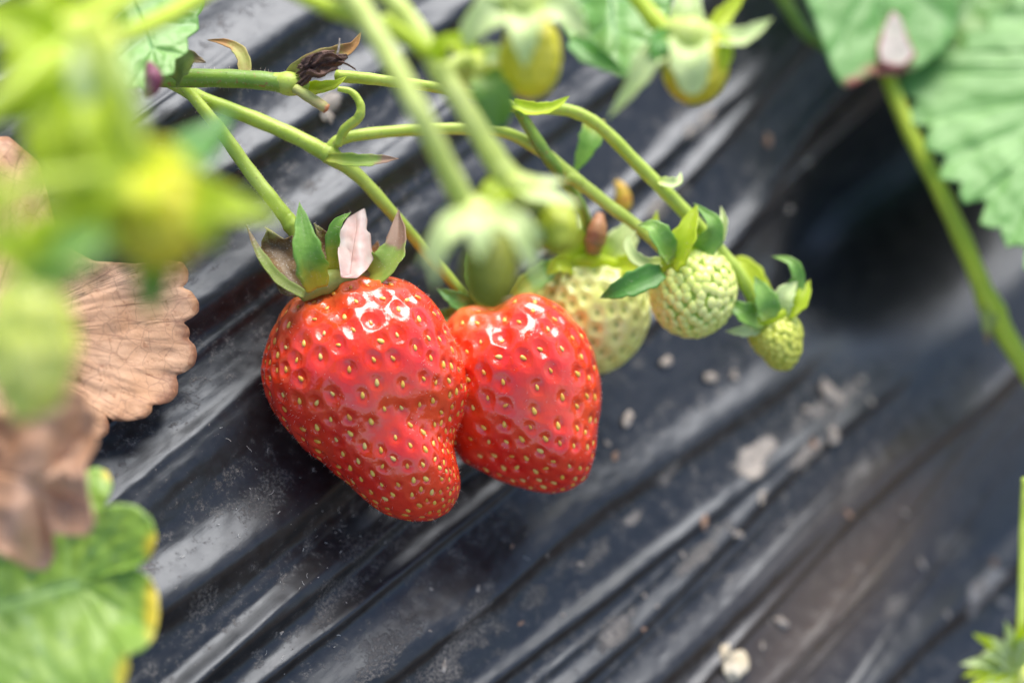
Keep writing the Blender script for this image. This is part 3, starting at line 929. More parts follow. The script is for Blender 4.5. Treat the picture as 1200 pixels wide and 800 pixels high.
sepal('sepal', [(428, 324, 34.4), (452, 312, 34.2), (466, 285, 34.3), (467, 246, 34.6)], 20, 'sepal_dry', cx, face=(-.4, .3, .9), cup=.45, pw=(.5, .95))['label'] = 'green sepal with a dried brown tip'
sepal('sepal', [(432, 318, 34.9), (438, 300, 35.0), (443, 282, 35.0)], 9, 'wither_tan', cx, cup=.3)
sepal('sepal', [(362, 342, 34.7), (345, 330, 35.1), (330, 318, 35.4)], 14, 'sepal_deep', cx, face=(.3, .3, 1))
tube('crown', [(352, 346, 33.9, 9), (378, 332, 34.0, 14), (412, 325, 34.3, 13), (440, 325, 34.6, 8)], 'sepal_olive', cx)

# ------------------------------------------------------------------ ripe berry on the right
B_OUT = [(527, 372), (540, 361), (560, 357), (578, 358), (590, 352), (605, 345), (622, 343), (645, 352), (670, 372), (690, 400), (700, 430), (705, 464), (700, 497), (695, 530), (686, 558),
         (668, 573), (642, 578), (605, 570), (565, 552), (540, 538), (520, 505), (508, 460), (508, 420), (515, 390)]
gb = berry_geo((608, 455, 35.7), B_OUT, 1.35, (.45, .9, .1),
               lumps=[(610, 400, 60, .10), (662, 530, 45, .16), (560, 420, 40, .06)],
               creases=[([(585, 352), (590, 385)], 14, .07), ([(545, 520), (600, 545), (640, 565)], 12, .05)],
               n=160, r_seed=.285, dimple=.060, dim_w=.54, dim_fade=.20, seed=9, taper=.1, stretch=1.2, seedfn=lambda h, v: 1.08 - .34 * sstep(.45, .9, h))
root = thing('strawberry', 'ripe red cone shaped strawberry tucked behind the larger one, blurred fruit over its top', 'strawberry', P(608, 455, 35.7))
body(root, gb, 'ripe')
add_seeds(root, gb, None, size=.064)
fuzz(root, gb, 800, .07, 6)
cx = bpy.data.objects.new('calyx', None); C.objects.link(cx); cx.parent = root; cx.location = Vector(P(560, 350, 36) - wloc(root))
sepal('sepal', [(555, 362, 35.9), (535, 352, 35.6), (512, 338, 35.6)], 12, 'sepal_deep', cx)
sepal('sepal', [(545, 365, 36.2), (520, 372, 36.2), (503, 362, 36.4)], 10, 'sepal', cx)
sepal('sepal', [(575, 358, 35.9), (560, 325, 35.8), (548, 296, 36.0)], 16, 'sepal', cx)
sepal('sepal', [(600, 350, 36.3), (640, 318, 36.6), (664, 305, 36.8)], 14, 'sepal', cx)
tube('crown', [(535, 364, 36.1, 6), (560, 358, 36.0, 10), (600, 352, 36.2, 8)], 'sepal_olive', cx)

# ------------------------------------------------------------------ pale unripe berry behind
C_OUT = [(628, 330), (645, 310), (680, 300), (715, 302), (742, 315), (758, 340), (763, 368), (756, 395), (738, 420), (715, 435), (690, 440), (660, 430), (635, 400), (622, 365)]
gc = berry_geo((692, 366, 37.3), C_OUT, .95, (.12, 1, .1), n=120, r_seed=.25, dimple=.06, dim_w=.5, seed=21, taper=.1)
root = thing('strawberry', 'pale unripe strawberry with dark pits, half hidden behind the right red berry', 'strawberry', P(692, 366, 37.3))
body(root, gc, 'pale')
cx = bpy.data.objects.new('calyx', None); C.objects.link(cx); cx.parent = root; cx.location = Vector(P(692, 305, 37.2) - wloc(root))
sepal('sepal', [(690, 308, 37.0), (668, 285, 36.8), (650, 258, 37.0)], 22, 'sepal_lime', cx)
sepal('sepal', [(712, 306, 37.2), (728, 285, 37.1), (738, 258, 37.2)], 22, 'sepal_pale', cx)
sepal('sepal', [(675, 312, 36.8), (655, 310, 36.5), (640, 322, 36.5)], 12, 'sepal_lime', cx)
sepal('sepal', [(720, 312, 36.9), (750, 312, 36.7), (775, 322, 36.8)], 13, 'sepal_lime', cx)
sepal('sepal', [(690, 310, 37.6), (690, 280, 38.0), (680, 250, 38.2)], 22, 'sepal_pale', cx)
tube('withered_tip', [(695, 296, 36.7, 9), (697, 282, 36.6, 13), (700, 268, 36.6, 12), (703, 251, 36.7, 5)], 'bud', cx)
tube('crown', [(655, 312, 37.0, 6), (690, 306, 36.8, 10), (730, 311, 37.0, 6)], 'sepal_lime', cx)

# ------------------------------------------------------------------ small knobbly unripe berry
D_OUT = [(764, 335), (770, 312), (786, 297), (808, 291), (830, 294), (848, 308), (858, 330), (857, 355), (846, 377), (826, 390), (803, 391), (782, 381), (768, 360)]
gd = berry_geo((812, 342, 36.1), D_OUT, .66, (.15, 1, .1), n=110, r_seed=.135, dimple=.075, dim_w=.62, bulge=True, seed=31)
root = thing('strawberry', 'small round knobbly whitish green strawberry hanging between the pale berry and the tiny one', 'strawberry', P(812, 342, 36.1))
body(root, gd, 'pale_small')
cx = bpy.data.objects.new('calyx', None); C.objects.link(cx); cx.parent = root; cx.location = Vector(P(795, 298, 36) - wloc(root))
sepal('sepal', [(786, 312, 35.6), (802, 282, 35.4), (817, 240, 35.6)], 20, 'sepal_lime', cx, cup=.4, face=(-.5, .2, .8))
sepal('sepal', [(808, 296, 35.9), (828, 285, 35.7), (836, 262, 35.6), (813, 238, 35.8)], 15, 'sepal_teal', cx, face=(.4, .2, 1))
sepal('sepal', [(826, 292, 36.0), (842, 280, 35.9), (848, 260, 35.9), (845, 242, 36.1)], 8, 'sepal_pale', cx, face=(-.5, 0, 1), cup=.5)
sepal('sepal', [(786, 305, 35.5), (776, 282, 35.3), (764, 266, 35.3), (748, 264, 35.5)], 15, 'sepal_teal', cx, face=(.2, .5, 1))
sepal('sepal', [(776, 318, 35.4), (748, 330, 35.2), (724, 340, 35.2), (703, 349, 35.4)], 15, 'sepal_deep', cx, face=(.1, .2, 1), cup=.3)
sepal('sepal', [(782, 305, 35.7), (760, 310, 35.6), (742, 300, 35.6), (736, 283, 35.7), (746, 270, 35.8)], 8, 'sepal_pale', cx, face=(0, .4, 1))
sepal('sepal', [(780, 298, 36.2), (768, 270, 36.4), (770, 246, 36.5)], 7, 'sepal_lime', cx)
tube('crown', [(774, 316, 35.7, 6), (790, 302, 35.7, 9), (815, 295, 35.9, 8), (832, 297, 36.1, 5)], 'sepal_lime', cx)

# ------------------------------------------------------------------ tiny berry at the end of the truss
E_OUT = [(878, 392), (888, 376), (905, 368), (922, 366), (934, 376), (937, 400), (934, 420), (924, 431), (910, 430), (896, 418), (884, 406)]
ge = berry_geo((911, 398, 36.5), E_OUT, .42, (.3, 1, .1), n=80, r_seed=.10, dimple=.045, dim_w=.62, bulge=True, seed=41)
root = thing('strawberry', 'tiny yellow green strawberry at the far right end of the fruit truss', 'strawberry', P(911, 398, 36.5))
body(root, ge, 'tiny')
cx = bpy.data.objects.new('calyx', None); C.objects.link(cx); cx.parent = root; cx.location = Vector(P(900, 370, 36.4) - wloc(root))
sepal('sepal', [(895, 372, 36.6), (885, 340, 36.8), (872, 312, 36.9), (856, 302, 37.0)], 18, 'sepal_lime', cx, face=(.4, .2, 1))
sepal('sepal', [(900, 374, 36.0), (896, 350, 35.9), (884, 324, 36.0)], 16, 'sepal_teal', cx, face=(.3, .2, 1))
sepal('sepal', [(910, 370, 36.3), (918, 348, 36.2), (934, 330, 36.3)], 14, 'sepal_pale', cx)
sepal('sepal', [(918, 352, 36.4), (934, 330, 36.3), (928, 308, 36.3), (905, 300, 36.5)], 9, 'sepal_teal', cx, face=(.2, .3, 1))
sepal('sepal', [(918, 368, 36.3), (938, 352, 36.2), (949, 328, 36.4)], 12, 'sepal_lime', cx, face=(-.4, .2, 1))
sepal('sepal', [(895, 376, 36.2), (872, 366, 36.0), (852, 352, 36.1)], 14, 'sepal_teal', cx)
sepal('sepal', [(890, 384, 36.2), (872, 388, 36.1), (850, 388, 36.2)], 8, 'sepal_pale', cx)
tube('crown', [(886, 380, 36.2, 5), (902, 371, 36.2, 8), (922, 367, 36.3, 6)], 'sepal_lime', cx)

# ------------------------------------------------------------------ fruit truss in focus
root = thing('fruit_truss', 'thin forked green stalk crossing behind the blurred stems, one branch reaching the small round berry', 'fruit stalk', P(300, 140, 34.8))
tube('stalk', [(200, 96, 34.4, 8), (240, 117, 34.6, 8.5), (300, 140, 34.8, 9), (350, 162, 34.8, 9), (385, 182, 34.8, 10), (420, 206, 34.9, 8), (460, 250, 35.2, 7.5), (495, 290, 35.6, 7), (530, 330, 35.9, 7), (556, 356, 36.0, 7)], 'stem', root)
tube('stalk', [(384, 182, 34.8, 8), (398, 164, 34.8, 7), (450, 155, 35.0, 7), (530, 151, 35.3, 7), (590, 155, 35.6, 7), (635, 178, 35.8, 7.5), (670, 206, 35.9, 7.5), (710, 238, 36.0, 7.5), (748, 266, 36.0, 7), (785, 300, 35.9, 7)], 'stem', root)
tube('stipule', [(396, 170, 34.7, 5), (404, 152, 34.6, 6), (420, 138, 34.5, 6), (422, 122, 34.5, 5), (412, 108, 34.5, 4), (396, 104, 34.5, 3)], 'stem', root)
sepal('bract', [(384, 186, 34.6), (420, 190, 34.4), (445, 188, 34.4), (467, 186, 34.4)], 9, 'sepal_dry', root, face=(0, .5, 1), cup=.5)
tube('node', [(374, 176, 34.8, 9), (386, 181, 34.8, 12.5), (398, 192, 34.8, 8.5)], 'stem', root)

root = thing('fruit_truss', 'single green stalk running down to the crown of the larger red berry', 'fruit stalk', P(300, 200, 34.4))
tube('stalk', [(215, 100, 34.3, 7), (238, 128, 34.3, 7), (262, 158, 34.3, 8), (292, 200, 34.3, 8.5), (320, 235, 34.2, 8.5), (340, 262, 34.2, 9), (362, 300, 34.3, 9), (380, 330, 34.3, 10)], 'stem', root)
tube('node', [(333, 250, 34.2, 8), (341, 263, 34.2, 11), (348, 276, 34.2, 8)], 'stem', root)

root = thing('fruit_truss', 'thick dark green stalk with a snapped stub and a blackened withered tip', 'fruit stalk', P(330, 95, 33.8))
tube('stalk', [(170, 92, 33.9, 10), (205, 92, 33.8, 11), (260, 92, 33.7, 11), (310, 95, 33.6, 11), (345, 100, 33.6, 12)], 'stem_dark', root)
tube('node', [(320, 95, 33.6, 10), (340, 98, 33.6, 15), (360, 100, 33.7, 9)], 'stem', root)
tube('stub', [(346, 104, 33.4, 6), (362, 114, 33.3, 6.5), (376, 123, 33.2, 6.5), (383, 128, 33.2, 6)], 'stump', root)
sepal('bract', [(336, 95, 33.7), (360, 78, 33.5), (392, 66, 33.5), (413, 56, 33.5), (423, 38, 33.6)], 11, 'wither_tan', root, face=(0, .4, 1), cup=.7)
sepal('bract', [(340, 104, 33.8), (365, 106, 33.6), (390, 101, 33.6), (406, 90, 33.7)], 10, 'sepal_lime', root, face=(0, .6, 1), cup=.5)
sepal('bract', [(205, 94, 33.4), (212, 78, 33.2), (225, 70, 33.2), (241, 73, 33.2)], 14, 'sepal_olive', root, face=(0, .3, 1), cup=.5, wave=.2)
sepal('bract', [(284, 92, 34.0), (286, 74, 34.1), (278, 58, 34.2), (262, 50, 34.3), (243, 47, 34.4)], 8, 'wither_tan', root, face=(.3, .3, 1), cup=.4)
def clump(name, a, b, rpx, mat, parent, seed):
    """a crumpled dry lump between two points"""
    V, F = cube_sphere(26)
    ns = Noise2(seed)
    rad = 1 + .42 * ns.fbm(V[:, 0] * 2.3 + V[:, 2] * 1.3, V[:, 1] * 2.3 - V[:, 2] * .7, 4)
    V = V * rad[:, None]
    pa, pb = P(*a), P(*b)
    x = nrm(pb - pa); y = nrm(np.cross(cam2w((0, 0, 1)), x)); z = np.cross(x, y)
    r = px2cm(rpx, a[2]); L = np.linalg.norm(pb - pa) / 2
    W = (pa + pb) / 2 + V[:, :1] * x * L + V[:, 1:2] * y * r + V[:, 2:3] * z * r
    return obj(name, W, F, MAT[mat], parent)
clump('withered_tip', (350, 86, 33.4), (400, 68, 33.4), 11, 'wither', root, 201)
clump('withered_tip', (372, 80, 33.2), (346, 102, 33.5), 5, 'wither', root, 202)
for pts, hw in (([(366, 74, 33.2), (385, 66, 33.1), (404, 70, 33.3)], 6), ([(392, 72, 33.3), (406, 76, 33.2), (417, 82, 33.4)], 3.5), ([(360, 86, 33.2), (376, 88, 33.0), (396, 80, 33.2)], 6), ([(356, 78, 33.3), (372, 64, 33.2), (392, 60, 33.2)], 5)):
    sepal('withered_shred', pts, hw, 'wither', root, face=(.2, .5, .8), cup=.6, wave=.3, twist=1.5)
tube('bristle', [(394, 68, 33.3, 1.6), (397, 56, 33.3, 1.3), (398, 45, 33.3, .8)], 'crumb', root)

root = thing('fruit_truss', 'long arching green stalk with a cut left end, reaching the tiny far right berry', 'fruit stalk', P(650, 130, 35.5))
tube('stalk', [(394, 89, 33.9, 7.5), (430, 92, 34.1, 7), (470, 97, 34.3, 6.5), (515, 103, 34.6, 6.5), (560, 112, 35.0, 6.5), (605, 126, 35.3, 6.5), (640, 127, 35.5, 7), (672, 131, 35.6, 7.5), (705, 150, 35.7, 7.5), (755, 200, 35.9, 8),
               (800, 245, 36.0, 8.5), (845, 295, 36.1, 8), (872, 330, 36.2, 8), (893, 372, 36.3, 8)], 'stem', root, n=150)
tube('stalk', [(606, 128, 35.3, 6), (620, 150, 35.5, 7), (640, 182, 35.6, 8), (660, 210, 36.0, 7), (684, 250, 36.7, 7), (692, 300, 37.2, 7)], 'stem_dark', root)
sepal('bract', [(600, 122, 35.2), (625, 130, 35.1), (648, 126, 35.1), (667, 113, 35.2)], 10, 'sepal_lime', root, face=(0, .6, 1), cup=.5)
sepal('bract', [(772, 212, 35.8), (786, 215, 35.7), (795, 212, 35.7), (798, 202, 35.8)], 7, 'sepal_pale', root, face=(0, .4, 1), cup=.4)
tube('node', [(664, 206, 35.9, 9), (676, 212, 35.9, 8), (686, 222, 36, 7)], 'stem', root)

for k, o in enumerate([o for o in C.objects if o.name.startswith('fruit_truss')]):
    stalk_fuzz(o, 420, 300 + k)
for k, o in enumerate([o for o in C.objects if o.name.startswith('calyx')]):
    stalk_fuzz(o, 90, 330 + k, 'sepal')

# ------------------------------------------------------------------ blurred fruit hanging close to the lens
def near_fruit(label, center, outline, D, flesh, seed, axis=(.1, 1, 0), n=70, r_seed=.2, dimple=.03, group=None):
    g = berry_geo(center, outline, D, axis, n=n, r_seed=r_seed, dimple=dimple, seed=seed)
    r = thing('strawberry', label, 'strawberry', P(*center), group)
    body(r, g, flesh)
    c = bpy.data.objects.new('calyx', None); C.objects.link(c); c.parent = r
    return r, c

def ring(cx, cy, rx, ry, n=14, tip=1.0):
    return [(cx + rx * math.sin(2 * math.pi * k / n), cy + ry * (tip if math.cos(2 * math.pi * k / n) < 0 else 1) * -math.cos(2 * math.pi * k / n)) for k in range(n)]

r, cx = near_fruit('blurred olive strawberry with a pale star calyx hanging in front of the red berries', (574, 318, 27.0), ring(574, 314, 34, 48, tip=1.1), .5, 'olive', 51)
sepal('sepal', [(560, 252, 27.5), (530, 266, 27.0), (512, 296, 26.9), (510, 340, 27.0)], 17, 'sepal_pale', cx)
sepal('sepal', [(572, 252, 27.5), (604, 262, 27.0), (618, 292, 26.9), (632, 332, 27.0)], 16, 'sepal_pale', cx)
sepal('sepal', [(556, 250, 27.7), (525, 262, 27.5), (490, 312, 27.6)], 15, 'sepal_pale', cx)
sepal('sepal', [(570, 252, 28.0), (604, 256, 28.1), (648, 288, 28.3)], 15, 'sepal_pale', cx)
sepal('sepal', [(562, 244, 26.9), (564, 266, 26.4), (562, 306, 26.3)], 22, 'sepal_pale', cx)
tube('crown', [(546, 240, 27.8, 15), (560, 254, 27.6, 24), (568, 266, 27.6, 20)], 'stem_pale', cx)
r2, cx = near_fruit('blurred yellow green strawberry in the middle, its calyx seen edge on beside the star calyx', (650, 285, 28.6), ring(652, 266, 30, 34), .45, 'olive_light', 52)
sepal('sepal', [(610, 222, 28.2), (640, 232, 28.0), (680, 240, 28.0)], 20, 'sepal_pale', cx, face=(0, .8, .6))
sepal('sepal', [(605, 220, 28.3), (630, 215, 28.6), (665, 212, 28.8)], 15, 'sepal_pale', cx, face=(0, .8, .6))
sepal('sepal', [(600, 215, 28.4), (580, 232, 28.2), (570, 255, 28.2)], 22, 'sepal_lime', cx, face=(-.4, .4, 1))
sepal('sepal', [(600, 225, 28.6), (590, 240, 28.8), (605, 262, 29)], 20, 'sepal_deep', cx)
tube('crown', [(598, 208, 28.5, 14), (612, 222, 28.4, 22), (640, 232, 28.5, 16)], 'stem_pale', cx)
root = thing('fruit_stalk', 'straight pale blurred stalk running from the top edge down to the star shaped pale calyx', 'fruit stalk', P(480, 110, 27))
tube('stalk', [(395, -30, 27.6, 13), (425, 15, 27.4, 14), (455, 65, 27.2, 13), (490, 130, 27.0, 13), (520, 190, 27.3, 13), (545, 240, 27.7, 15), (556, 258, 27.7, 16)], 'stem_pale', root)
tube('stalk', [(320, -22, 28.5, 9), (360, -2, 28.2, 10), (400, 14, 27.8, 11), (428, 24, 27.4, 11)], 'stem_lime', root)
root = thing('fruit_stalk', 'jointed blurred stalk with a bract at its knee, just right of the straight pale one', 'fruit stalk', P(530, 100, 28.5))
tube('stalk', [(425, -30, 28.8, 11), (470, 12, 28.7, 12), (500, 55, 28.6, 13), (515, 82, 28.6, 15), (540, 120, 28.5, 13), (570, 170, 28.5, 14), (592, 205, 28.5, 16), (608, 222, 28.5, 14)], 'stem_pale', root)
sepal('bract', [(512, 70, 28.4), (520, 52, 28.3), (545, 48, 28.3)], 12, 'sepal_lime', root)
tube('stipule', [(448, 22, 28.2, 9), (470, 40, 28.3, 10), (500, 62, 28.5, 9)], 'stem_lime', root)

r, cx = near_fruit('blurred yellowish young strawberry with drooping pale sepals at the top middle edge', (622, 72, 28.8), ring(622, 66, 36, 52), .5, 'yellow', 53, axis=(.1, 1, 0))
sepal('sepal', [(608, 5, 28.6), (580, 12, 28.3), (555, 35, 28.3), (545, 58, 28.4)], 22, 'sepal_pale', cx)
sepal('sepal', [(612, 8, 28.4), (614, 40, 28.0), (615, 80, 28.1)], 20, 'sepal_pale', cx)
sepal('sepal', [(622, 5, 28.5), (660, 14, 28.2), (690, 45, 28.3)], 20, 'sepal_pale', cx)
sepal('sepal', [(612, 2, 28.7), (640, -15, 28.8), (670, -30, 29)], 20, 'sepal_pale', cx)
sepal('sepal', [(605, 0, 28.6), (585, -12, 28.4), (562, -8, 28.3)], 22, 'sepal_pale', cx)
tube('crown', [(600, -12, 28.6, 20), (612, 4, 28.5, 26), (618, 14, 28.6, 20)], 'stem_pale', cx)
tube('pedicel', [(575, -60, 28.6, 11), (590, -30, 28.6, 12), (602, -8, 28.6, 14)], 'stem_pale', r)
r, cx = near_fruit('blurred small bud with one bluish green sepal, below the pale calyx at top middle', (562, 82, 29.4), ring(562, 82, 30, 26), .38, 'lime', 54)
sepal('sepal', [(566, 88, 29.0), (578, 110, 28.8), (584, 152, 29)], 24, 'sepal_teal', cx, pw=(.4, .5))
sepal('sepal', [(560, 70, 29.2), (580, 66, 28.9), (596, 78, 29)], 14, 'sepal_pale', cx)
sepal('sepal', [(555, 74, 29.2), (540, 50, 29.2), (520, 40, 29.3)], 14, 'sepal_lime', cx)
tube('pedicel', [(520, 84, 28.6, 7), (540, 70, 28.9, 8), (556, 74, 29.2, 10)], 'stem_pale', r)

r, cx = near_fruit('blurred yellow young strawberry with curled pale sepals at the top, right of middle', (815, 78, 29.6), ring(815, 74, 40, 50), .52, 'yellow', 55)
sepal('sepal', [(808, 38, 29.4), (808, 70, 28.9), (812, 112, 29.0)], 24, 'sepal_pale', cx, pw=(.4, .5))
sepal('sepal', [(790, 52, 29.2), (762, 68, 29.0), (742, 100, 29.0), (712, 140, 29.2)], 15, 'sepal_pale', cx, face=(.2, .5, 1))
sepal('sepal', [(835, 42, 29.4), (868, 45, 29.2), (905, 22, 29.2)], 15, 'sepal_pale', cx, face=(0, .6, 1))
sepal('sepal', [(800, 40, 29.6), (805, 10, 29.6), (808, -25, 29.8)], 20, 'sepal_pale', cx)
sepal('sepal', [(788, 42, 29.3), (772, 55, 29.0), (778, 82, 29.0)], 15, 'sepal_deep', cx)
sepal('sepal', [(835, 35, 29.7), (852, 15, 29.8), (878, -15, 29.9)], 11, 'sepal_lime', cx)
sepal('sepal', [(840, 45, 29.3), (848, 62, 29.2), (845, 90, 29.3)], 12, 'sepal_lime', cx)
tube('crown', [(786, 32, 29.5, 12), (808, 42, 29.3, 24), (830, 42, 29.5, 16)], 'stem_pale', cx)
tube('pedicel', [(715, -40, 29.8, 9), (748, 0, 29.6, 10), (775, 32, 29.5, 12), (795, 42, 29.4, 13)], 'stem_lime', r)

# ------------------------------------------------------------------ leafy tangle at the top left, very close to the lens
r, cx = near_fruit('very blurred yellow strawberry with a dark green pointed tip, before the brown leaf', (186, 262, 22.6), ring(186, 254, 56, 66), .55, 'yellow', 61)
sepal('sepal', [(184, 280, 23.0), (180, 325, 23.2), (174, 374, 23.6)], 23.0, 'sepal_deep', cx)
sepal('sepal', [(165, 205, 22.6), (190, 190, 22.4), (235, 205, 22.4)], 28, 'sepal_yellow', cx, face=(0, .6, 1))
sepal('sepal', [(160, 205, 22.5), (140, 228, 22.3), (120, 262, 22.4)], 24, 'sepal_lime', cx)
sepal('sepal', [(205, 205, 22.5), (235, 245, 22.3), (250, 292, 22.4)], 26, 'sepal_lime', cx)
sepal('sepal', [(180, 195, 22.4), (178, 230, 21.9), (185, 275, 22.0)], 26, 'sepal_yellow', cx)
sepal('sepal', [(210, 215, 22.8), (260, 240, 23.4), (335, 252, 23.5)], 26, 'sepal_lime', cx, face=(0, .5, 1))
sepal('sepal', [(168, 200, 22.3), (128, 215, 22.1), (85, 262, 22.2)], 32, 'sepal_lime', cx, pw=(.4, .5))
sepal('sepal', [(165, 195, 22.5), (150, 240, 22.3), (138, 300, 22.4)], 28, 'sepal_lime', cx, pw=(.4, .5))
sepal('sepal', [(200, 200, 22.7), (225, 180, 22.9), (262, 172, 23.2)], 24, 'sepal_deep', cx)
sepal('sepal', [(150, 210, 22.9), (110, 262, 22.8), (50, 290, 22.8)], 26, 'sepal_teal', cx, pw=(.4, .5))
tube('pedicel', [(95, 25, 21.8, 13), (125, 90, 22.0, 14), (150, 150, 22.2, 14), (172, 200, 22.4, 15)], 'stem_lime', r)
r, cx = near_fruit('very blurred large lime green strawberry at the left edge, before the brown leaf', (36, 402, 24.0), ring(36, 402, 54, 96), .55, 'lime', 62, r_seed=.40, dimple=.10)
sepal('sepal', [(30, 318, 21.4), (80, 300, 21.1), (135, 278, 21.2)], 26, 'sepal_teal', cx, face=(0, .7, 1))
sepal('sepal', [(28, 315, 21.4), (70, 330, 21.1), (112, 312, 21.2)], 22, 'sepal_deep', cx, face=(0, .7, 1))
sepal('sepal', [(25, 312, 21.4), (-5, 290, 21.2), (-40, 280, 21.2)], 24, 'sepal_lime', cx, face=(0, .7, 1))
sepal('sepal', [(30, 310, 21.5), (50, 270, 21.3), (90, 240, 21.2)], 26, 'sepal_lime', cx, face=(0, .7, 1))
tube('pedicel', [(-30, 190, 21.0, 12), (-2, 245, 21.2, 13), (25, 308, 21.4, 14)], 'stem_lime', r)
r, cx = near_fruit('very blurred lime green flower head with long pale sepals in the top left corner', (95, 60, 24.6), ring(95, 58, 48, 44), .45, 'lime', 63)
sepal('sepal', [(118, 52, 23.0), (138, 95, 22.6), (150, 140, 22.6), (160, 192, 22.8)], 20, 'sepal_pale', cx, pw=(.35, .4))
sepal('sepal', [(105, 50, 23.2), (104, 85, 23.0), (96, 124, 23.0)], 22.4, 'sepal_pale', cx, pw=(.35, .4))
sepal('sepal', [(80, 60, 24.4), (45, 95, 24.0), (0, 120, 24.0)], 26, 'sepal_lime', cx)
sepal('sepal', [(85, 70, 24.2), (60, 130, 23.7), (30, 175, 23.6)], 28, 'sepal_lime', cx)
sepal('sepal', [(90, 80, 24.2), (110, 140, 23.6), (120, 195, 23.4)], 36, 'sepal_lime', cx)
sepal('sepal', [(80, 40, 24.4), (35, 45, 24.2), (-5, 75, 24.2)], 24, 'sepal_lime', cx)
sepal('sepal', [(90, 30, 24.6), (60, 5, 24.6), (45, -30, 24.8)], 26, 'sepal_lime', cx)
sepal('sepal', [(100, 35, 24.8), (130, 5, 25.0), (140, -30, 25.2)], 28, 'sepal_lime', cx)
sepal('sepal', [(85, 90, 24.2), (120, 150, 24.0), (140, 215, 24.0)], 26, 'sepal_lime', cx)
sepal('sepal', [(70, 90, 23.6), (60, 180, 23.3), (90, 250, 23.6)], 30, 'sepal_lime', cx)
sepal('sepal', [(100, 70, 24.4), (130, 120, 24.0), (150, 185, 23.9)], 30, 'sepal_lime', cx, pw=(.4, .5))
sepal('sepal', [(85, 50, 24.0), (40, 75, 23.4), (10, 150, 23.3)], 28, 'sepal_lime', cx, pw=(.4, .5))
sepal('sepal', [(75, 60, 23.9), (30, 30, 23.7), (-20, 15, 23.8)], 30, 'sepal_lime', cx, pw=(.4, .5))
sepal('sepal', [(100, 90, 24.2), (105, 160, 23.9), (95, 235, 23.8)], 30, 'sepal_lime', cx, pw=(.4, .5))
tube('pedicel', [(270, -30, 28.6, 10), (235, -4, 28.2, 11), (190, 22, 27.4, 11), (145, 42, 26.0, 12), (115, 56, 24.0, 14)], 'stem_lime', r)

for lab, pts, m in (
        ('blurred lime stalk leaving the top edge just left of the bigger sloping one', [(190, -30, 25.5, 9), (155, -4, 25.0, 10), (110, 25, 24.4, 10), (70, 58, 23.8, 11), (10, 110, 23.2, 12), (-30, 150, 23, 12)], 'stem_lime'),
        ('dark green blurred stalk poking in from the left edge near the top corner', [(-30, 36, 27.5, 9), (0, 42, 27.3, 9), (40, 50, 27, 9), (80, 62, 26.5, 9)], 'stem_dark'),
        ('broad yellow green blurred stalk sloping down the left edge above the brown patch', [(-40, 260, 21.6, 13), (0, 228, 21.8, 14), (60, 215, 22, 14), (130, 205, 22.2, 13)], 'stem_lime')):
    rt = thing('fruit_stalk', lab, 'fruit stalk', P(*pts[2][:3]))
    tube('stalk', pts, m, rt)
rt = thing('leaflet', 'small dark green blurred leaflet between the lime tangle and the forked fruit stalk', 'leaf', P(245, 160, 25))
sepal('blade', [(210, 190, 25.4), (240, 165, 25.6), (272, 128, 26)], 26, 'sepal_deep', rt, face=(-.2, .4, 1))
tube('petiole', [(150, 205, 24.6, 6), (180, 200, 25, 6), (212, 189, 25.4, 6)], 'stem_lime', rt)
rt = tag(obj('stipule', *tube_geo([(175, 76, 30.6, 5), (180, 90, 30.4, 11), (178, 104, 30.4, 9), (172, 112, 30.5, 4)])[:2], MAT['stipule_purple']), 'dark purple withered stipule in front of the bluish green leaf at top left', 'stipule')

# ------------------------------------------------------------------ leaves
root = thing('dead_leaf', 'dry tan brown leaf with veined scalloped edge lying flat on the plastic at left', 'leaf', P(120, 400, 33.4))
L_OUT = [(-60, 165), (10, 160), (45, 190), (58, 235), (70, 285), (110, 306), (160, 309), (195, 304), (214, 307), (221, 318), (220, 331), (213, 337), (224, 341), (233, 354), (233, 366), (224, 373), (214, 378), (221, 383), (223, 392), (220, 397),
         (229, 405), (231, 416), (228, 428), (217, 436), (206, 440), (209, 450), (208, 462), (200, 471), (188, 474), (178, 474), (178, 483), (170, 490), (152, 493), (133, 493), (122, 482), (128, 497), (127, 508), (116, 516), (100, 512), (60, 500), (-60, 480)]
leaf('blade', L_OUT, [(-260, 380), (-160, 385), (-60, 390), (20, 395)], lambda x, y: film_d(x, y) - .62 + .12 * math.sin(x / 33.0) * math.cos(y / 41.0) + .10 * ((x - 120) / 110.0) ** 2 * (1 if x > 120 else 0), 'leaf_dead', root,
     nout=560, rings=26, relief=.010, vein_n=34, wrinkle=.06, seed=12, vw=.07, vjit=.9)
root = thing('dead_leaf', 'crumpled blurred brown leaf curling down in front of the lobed green leaf', 'leaf', P(50, 560, 30.4))
L2 = [(-60, 470), (10, 488), (45, 470), (75, 452), (98, 462), (112, 485), (114, 520), (100, 545), (104, 580), (112, 612), (103, 627), (80, 627), (62, 625), (64, 652), (55, 668), (35, 668), (12, 655), (-15, 640), (-60, 650)]
leaf('blade', L2, [(-60, 560), (0, 555), (60, 575)], lambda x, y: 28.4 + .28 * math.sin(x / 19.0 + y / 60.0) + .004 * abs(y - 560), 'leaf_dead_dark', root, relief=.16, vein_n=7, wrinkle=.05, seed=14, nout=300, curl=-.3)

